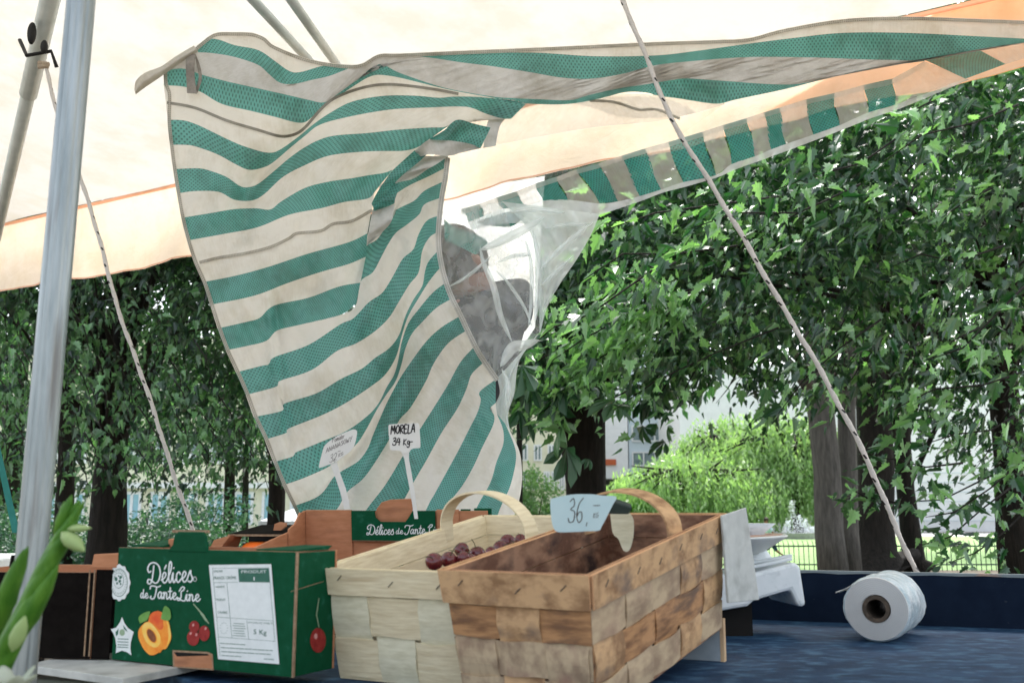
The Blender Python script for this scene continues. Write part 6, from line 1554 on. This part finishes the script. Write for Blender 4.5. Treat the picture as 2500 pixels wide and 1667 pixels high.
def crease(pts, w_, layer=.03, mat='pl_fold'):
    c_, _L = resample(pts, 16); up, dn_ = [], []
    for i, p in enumerate(c_):
        d = (c_[min(i+1, 16)]-c_[max(i-1, 0)]).normalized(); n_ = Vector((-d.y, d.x)); h = w_*.5*(math.sin(math.pi*i/16)**.6+.04); up.append(tuple(p+n_*h)); dn_.append(tuple(p-n_*h))
    loft('crease', [up, dn_], [M[mat]], [0], N=26, sub=5, layer=lambda u, v: layer - .014*math.sin(math.pi*v))
crease([(1096,700),(1130,682),(1160,660),(1200,625)], 9)
crease([(1172,600),(1180,640),(1205,700),(1222,770),(1250,835)], 15)
crease([(1170,612),(1220,590),(1280,560),(1330,528)], 22)
crease([(1318,660),(1350,625),(1400,580),(1450,540)], 14)
crease([(1318,700),(1360,660),(1400,625)], 12)
crease([(1316,830),(1280,842),(1250,850),(1222,895)], 26)
crease([(1300,560),(1312,620),(1314,700),(1306,790)], 15)
crease([(1282,580),(1296,640),(1298,720),(1290,800)], 10)
crease([(1215,640),(1255,625),(1300,622)], 10)
crease([(1210,660),(1240,690),(1280,750),(1300,800)], 8)
crease([(1130,810),(1150,850),(1180,900)], 20)
crease([(1330,560),(1380,550),(1440,545)], 10)
crease([(1240,520),(1300,512),(1380,520)], 12)
crease([(1225,900),(1240,940),(1235,1000)], 12)
# green stripe ends showing through the plastic
loft('stripe_end', [cC((705,470),(800,540),(900,565),(1000,610),(1030,645)), cC((710,625),(790,655),(860,690),(940,728),(965,690))], [M['cl_green']], [0], N=24, sub=6, layer=.10)
loft('stripe_end', [cC((960,480),(1080,440),(1206,410),(1320,420)), cC((950,500),(1080,520),(1206,520),(1300,450))], [M['cl_green']], [0], N=24, sub=6, layer=.10)
_keep = shroot
shroot = thing('added_sheet', 'added white sheet behind the person, there to brighten the clear window', 'sheet', P(1200, 500, 3.95))  # added backdrop that catches daylight so the window plastic looks bright
loft('cloth', [[(1040,480),(1180,455),(1330,430)], [(1050,600),(1190,600),(1320,590)], [(1080,720),(1200,720),(1312,720)], [(1130,800),(1220,800),(1306,800)], [(1200,880),(1230,880),(1262,866)]], [M['cl_sheet']], [0,0,0,0], N=30, sub=8, layer=1.38)
shroot = _keep
# hems and seams (double stitched ribbons)
def ribbon(name, pts, w_, mat, layer, N=120, stitch=True):
    c_, L_ = resample(pts, N); up, dn_ = [], []
    for i, p in enumerate(c_):
        d = c_[min(i+1, N)]-c_[max(i-1, 0)]; d = d.normalized() if d.length else Vector((1,0)); n_ = Vector((-d.y, d.x)); up.append(p+n_*w_/2); dn_.append(p-n_*w_/2)
    def rb_(a, c2__, nm, m, ly, dash=False):
        b = MB()
        for k in range(N+1):
            for q in (a[k], c2__[k]): b.v.append(P(q.x, q.y, depth(q.x, q.y, ly))); b.uv.append((k*L_/N, 0 if q is a[k] else w_))
        for k in range(N): b.f.append([2*k, 2*k+1, 2*k+3, 2*k+2]); b.m.append(0)
        return b.build(nm, M[m], shroot, smooth=True)
    rb_(up, dn_, name, mat, layer)
    if stitch:
        for s_ in (.28, .72):
            q = [up[k].lerp(dn_[k], s_) for k in range(N+1)]; b = MB(); acc = 0
            for k in range(0, N):
                m_ = max(1, int((q[k+1]-q[k]).length/6)+1)
                for h in range(m_):
                    a, e = q[k].lerp(q[k+1], (h+.1)/m_), q[k].lerp(q[k+1], (h+.72)/m_)
                    d = (e-a); 
                    if d.length < .5: continue
                    n_ = Vector((-d.y, d.x)).normalized()*.75; bs = len(b.v)
                    for z in (a+n_, a-n_, e-n_, e+n_): b.v.append(P(z.x, z.y, depth(z.x, z.y, layer-.0015)))
                    b.f.append([bs, bs+1, bs+2, bs+3]); b.m.append(0)
            b.build('stitching', M['cl_seam'], shroot)
leftedge = [(r3[0][0]+4, r3[0][1]+2), (405,205), (414,232), (413,294),(419,354),(427,415),(436,472),(447,533),(461,588),(478,640),(500,690),(518,745),(537,803),(557,856),(581,908),(605,963),(625,1017),(651,1072),(672,1127),(695,1183),(720,1236),(748,1298)]
ribbon('edge_hem', leftedge, 9, 'cl_hem', -.004)
ribbon('top_edge_hem', [(x, y+5) for x, y in r0], 9, 'cl_hem', -.004, N=200)
ribbon('side_hem', [(1093,385),(1088,430),(1079,480),(1073,530),(1070,580),(1073,620),(1083,670),(1100,720),(1122,765),(1143,810),(1168,860),(1198,905),(1214,928)], 13, 'cl_grey', -.004)
ribbon('seam', c2_((20,655),(200,690),(400,770),(600,830),(740,870),(830,860),(900,815),(1000,700),(1100,622),(1280,558),(1450,540),(1700,567),(1880,600)), 7, 'cl_seam', -.004, stitch=False)
ribbon('seam', [(487,641),(536,629),(603,618),(661,603),(706,582),(725,570),(783,564),(813,547),(859,540),(909,513)], 8, 'cl_hem', -.004)
ribbon('seam', [(1440,246),(1500,250),(1558,268),(1603,268),(1660,290)], 7, 'cl_hem', .004)
# corner tip and the grey tie loop
loft('corner_tip', [cA((735,490),(745,440),(800,395),(880,365),(960,310),(1060,250)), cA((742,518),(800,475),(858,436),(950,372),(1030,318),(1085,285))], [M['cl_hem']], [0], N=30, sub=5, layer=lambda u, v: -.01-.02*math.sin(math.pi*v))
loft('tie_loop', [c2_((137,340),(140,440),(148,596)), c2_((203,345),(196,470),(210,600))], [M['cl_strap']], [0], N=16, sub=3, layer=-.02)
loft('tie_loop', [c2_((203,345),(234,430),(242,510),(212,600)), c2_((196,350),(212,430),(222,500),(204,560))], [M['cl_strap']], [0], N=16, sub=2, layer=-.01)

# ------------------------------------------------------------------ people
def skinmesh(name, chain, mat, parent, sub=2, root=0, hook=None):
    """chain: dict points {i:(pos, r)}, edges list"""
    pts, edges = chain
    inv = wm(parent).inverted()
    me = bpy.data.meshes.new(name); me.from_pydata([tuple(inv @ Vector(p)) for p, r in pts], edges, [])
    bm = bmesh.new(); bm.from_mesh(me); ly = bm.verts.layers.skin.verify(); bm.verts.ensure_lookup_table()
    for i, (p, r) in enumerate(pts):
        rr_ = r if isinstance(r, tuple) else (r, r); bm.verts[i][ly].radius = rr_; bm.verts[i][ly].use_root = (i == root)
    bm.to_mesh(me); bm.free(); me.materials.append(mat)
    o = bpy.data.objects.new(name, me); COL.objects.link(o); o.parent = parent
    m = o.modifiers.new('skin', 'SKIN'); m.use_smooth_shade = True; s_ = o.modifiers.new('sub', 'SUBSURF'); s_.levels = sub; s_.render_levels = sub
    return o
def person(name_label, group, base, H, J, skin, top, bottom, hairm='hair', sleeve='short', trousers='long'):
    """J: joints relative to base in units of height, x right, y depth, z up"""
    t = thing('person', name_label, 'person', base, group=group); B = Vector(base)
    def q(k): return B + Vector(J[k])*H
    nm = ['pelvis','waist','chest','neck','head','top','shL','elL','haL','shR','elR','haR','hipL','knL','anL','toL','hipR','knR','anR','toR']
    rd = dict(pelvis=.068, waist=.062, chest=.075, neck=.028, head=.048, top=.036, shL=.032, elL=.020, haL=.014, shR=.032, elR=.020, haR=.014, hipL=.050, knL=.032, anL=.020, toL=.014, hipR=.050, knR=.032, anR=.020, toR=.014)
    id_ = {k: i for i, k in enumerate(nm)}
    E_ = [('pelvis','waist'),('waist','chest'),('chest','neck'),('neck','head'),('head','top'),('chest','shL'),('shL','elL'),('elL','haL'),('chest','shR'),('shR','elR'),('elR','haR'),('pelvis','hipL'),('hipL','knL'),('knL','anL'),('anL','toL'),('pelvis','hipR'),('hipR','knR'),('knR','anR'),('anR','toR')]
    pts = [(q(k), rd[k]*H) for k in nm]; ed = [(id_[a], id_[b_]) for a, b_ in E_]
    for s_ in 'LR':       # fingers and thumb
        h = q('ha'+s_); e = q('el'+s_); d = (h-e).normalized(); sd_ = d.cross(Vector((0,1,.2))).normalized()
        pi = len(pts); pts.append((h + d*.035*H, .011*H)); ed.append((id_['ha'+s_], pi))
        for f_ in range(4):
            o = (f_-1.5)*.010*H; L_ = (.042,.048,.045,.036)[f_]*H; i0 = len(pts)
            pts += [(h + d*.045*H + sd_*o, .0048*H), (h + d*(.045*H+L_*.6) + sd_*o*1.1 + Vector((0,0,-.004*H)), .0042*H), (h + d*(.045*H+L_) + sd_*o*1.1 + Vector((0,0,-.012*H)), .0034*H)]
            ed += [(pi, i0), (i0, i0+1), (i0+1, i0+2)]
        i0 = len(pts); pts += [(h + d*.018*H + sd_*.022*H, .0052*H), (h + d*.040*H + sd_*.032*H, .0042*H)]; ed += [(id_['ha'+s_], i0), (i0, i0+1)]
    skinmesh('body', (pts, ed), M[skin], t)
    # shirt
    f = 1.14; cp = [(q('pelvis'), (.078*H, .064*H)), (q('waist'), (.074*H, .062*H)), (q('chest'), (.084*H, .074*H)), (q('chest').lerp(q('neck'), .85), .050*H)]
    ce = [(0,1),(1,2),(2,3)]
    for s_ in 'LR':
        i0 = len(cp); k = .75 if sleeve == 'short' else 1
        cp.append((q('sh'+s_), .056*H)); ce.append((2, i0)); cp.append((q('sh'+s_).lerp(q('el'+s_), k), .046*H)); ce.append((i0, i0+1))
    skinmesh('shirt', (cp, ce), M[top], t)
    cp = [(q('pelvis')+Vector((0,0,.01*H)), (.076*H, .064*H))]; ce = []
    for s_ in 'LR':
        i0 = len(cp); cp.append((q('hip'+s_), .058*H)); ce.append((0, i0)); cp.append((q('kn'+s_), .044*H)); ce.append((i0, i0+1))
        if trousers == 'long': cp.append((q('an'+s_)+Vector((0,0,.01*H)), .032*H)); ce.append((i0+1, i0+2))
    skinmesh('trousers' if trousers == 'long' else 'shorts', (cp, ce), M[bottom], t)
    # hair cap, ears, eyes, nose, mouth
    hd_ = q('head').lerp(q('top'), .45); up = (q('top')-q('neck')).normalized(); fw = Vector(J.get('face', (0,-1,0))).normalized(); fw = (fw - up*fw.dot(up)).normalized(); sd_ = up.cross(fw)
    R3 = Matrix((sd_, -fw, up)).transposed().to_4x4()
    MB().ball(hd_ - fw*.010*H + up*.014*H, .056*H, 18, 12, sq=(.92,1.0,1.02), M=R3).build('hair', M[hairm], t, smooth=True)
    fc = hd_ + fw*.045*H - up*.010*H
    MB().ball(fc - up*.004*H, .0085*H, 8, 6, sq=(.8,1.2,1.4), M=R3).build('nose', M[skin], t, smooth=True)
    for s_ in (-1, 1):
        MB().ball(fc + sd_*s_*.017*H + up*.010*H - fw*.003*H, .0048*H, 8, 6).build('eye', M['marker'], t, smooth=True)
        MB().ball(hd_ + sd_*s_*.050*H - up*.004*H, .013*H, 8, 6, sq=(.4,.7,1.1), M=R3).build('ear', M[skin], t, smooth=True)
    MB().ball(fc - up*.024*H, .009*H, 8, 5, sq=(1.3,.5,.35), M=R3).build('mouth', M['pink'], t, smooth=True)
    for s_ in 'LR':
        a = q('an'+s_); b_ = q('to'+s_); MB().tube([a-Vector((0,0,.004*H)), a.lerp(b_, .5)-Vector((0,0,.010*H)), b_-Vector((0,0,.004*H))], [.026*H,.026*H,.018*H], 10).build('shoe', M['cblack'], t, smooth=True)
    return t
# adult behind the sheet, seen cloudily through the window
bx, by_, HP = P(1085, 900, 3.02).x, 3.02, 1.93
def rel(px, py, Y): v = P(px, py, Y) - Vector((bx, by_, 0)); return tuple(v/HP)
JP = dict(pelvis=(.0,.0,.53), waist=(.012,.0,.63), chest=rel(1172,830,3.02), neck=rel(1165,722,3.0), head=rel(1128,672,2.97), top=rel(1098,640,2.95),
          shR=rel(1262,745,3.0), elR=rel(1236,850,3.05), haR=rel(1150,930,2.9), shL=rel(1150,780,3.1), elL=rel(1120,900,3.1), haL=rel(1130,1010,2.9),
          hipL=(-.05,0,.50), knL=(-.055,-.02,.27), anL=(-.055,.01,.035), toL=(-.06,-.07,.015), hipR=(.05,0,.50), knR=(.06,-.01,.27), anR=(.06,.02,.035), toR=(.07,-.06,.015), face=(-.75,-.65,-.1))
person('person in a charcoal t-shirt leaning behind the clear window of the striped sheet', None, (bx, by_, 0), HP, JP, 'skin_d', 'tee', 'jeans')
# running boy beyond the fence
by2 = 23.0; HB = 1.0; bxx = XY(1884, by2)      # the runner
def relb(px, py, dy=0): v = P(px, py, by2+dy) - Vector((bxx, by2, 0)); return tuple(v/HB)
JB = dict(pelvis=relb(1884,1325), waist=relb(1880,1312), chest=relb(1875,1295), neck=relb(1871,1282), head=relb(1870,1273), top=relb(1870,1266),
          shR=relb(1880,1290,-.10), elR=relb(1888,1302,-.14), haR=relb(1878,1308,-.16), shL=relb(1870,1290,.10), elL=relb(1864,1302,.13), haL=relb(1857,1300,.14),
          hipL=relb(1882,1328,.05), knL=relb(1868,1343,.05), anL=relb(1867,1358,.05), toL=relb(1860,1361,.05), hipR=relb(1886,1328,-.05), knR=relb(1897,1345,-.05), anR=relb(1911,1354,-.05), toR=relb(1914,1360,-.05), face=(-1,-.15,0))
person('small boy running left on the lawn in a pale blue shirt and navy shorts', None, (bxx, by2, 0), HB, JB, 'skin_d', 'teeblue', 'shorts', trousers='short')
by3 = 21.0; H3 = 1.1; bx3 = XY(2506, by3)
JS = dict(pelvis=(0,0,.52), waist=(0,0,.62), chest=(0,0,.74), neck=(0,0,.85), head=(0,0,.91), top=(0,0,.965), shR=(.11,0,.80), elR=(.14,.03,.64), haR=(.12,-.03,.50), shL=(-.11,0,.80), elL=(-.14,.03,.64), haL=(-.12,-.04,.50),
          hipL=(-.05,0,.49), knL=(-.055,-.04,.27), anL=(-.055,0,.035), toL=(-.06,-.07,.015), hipR=(.05,0,.49), knR=(.06,.03,.27), anR=(.06,.08,.035), toR=(.07,.02,.015), face=(-.8,-.5,0))
person('child in pale blue top and pink trousers half cut by the right edge', None, (bx3, by3, 0), H3, JS, 'skin', 'teeblue', 'pink')
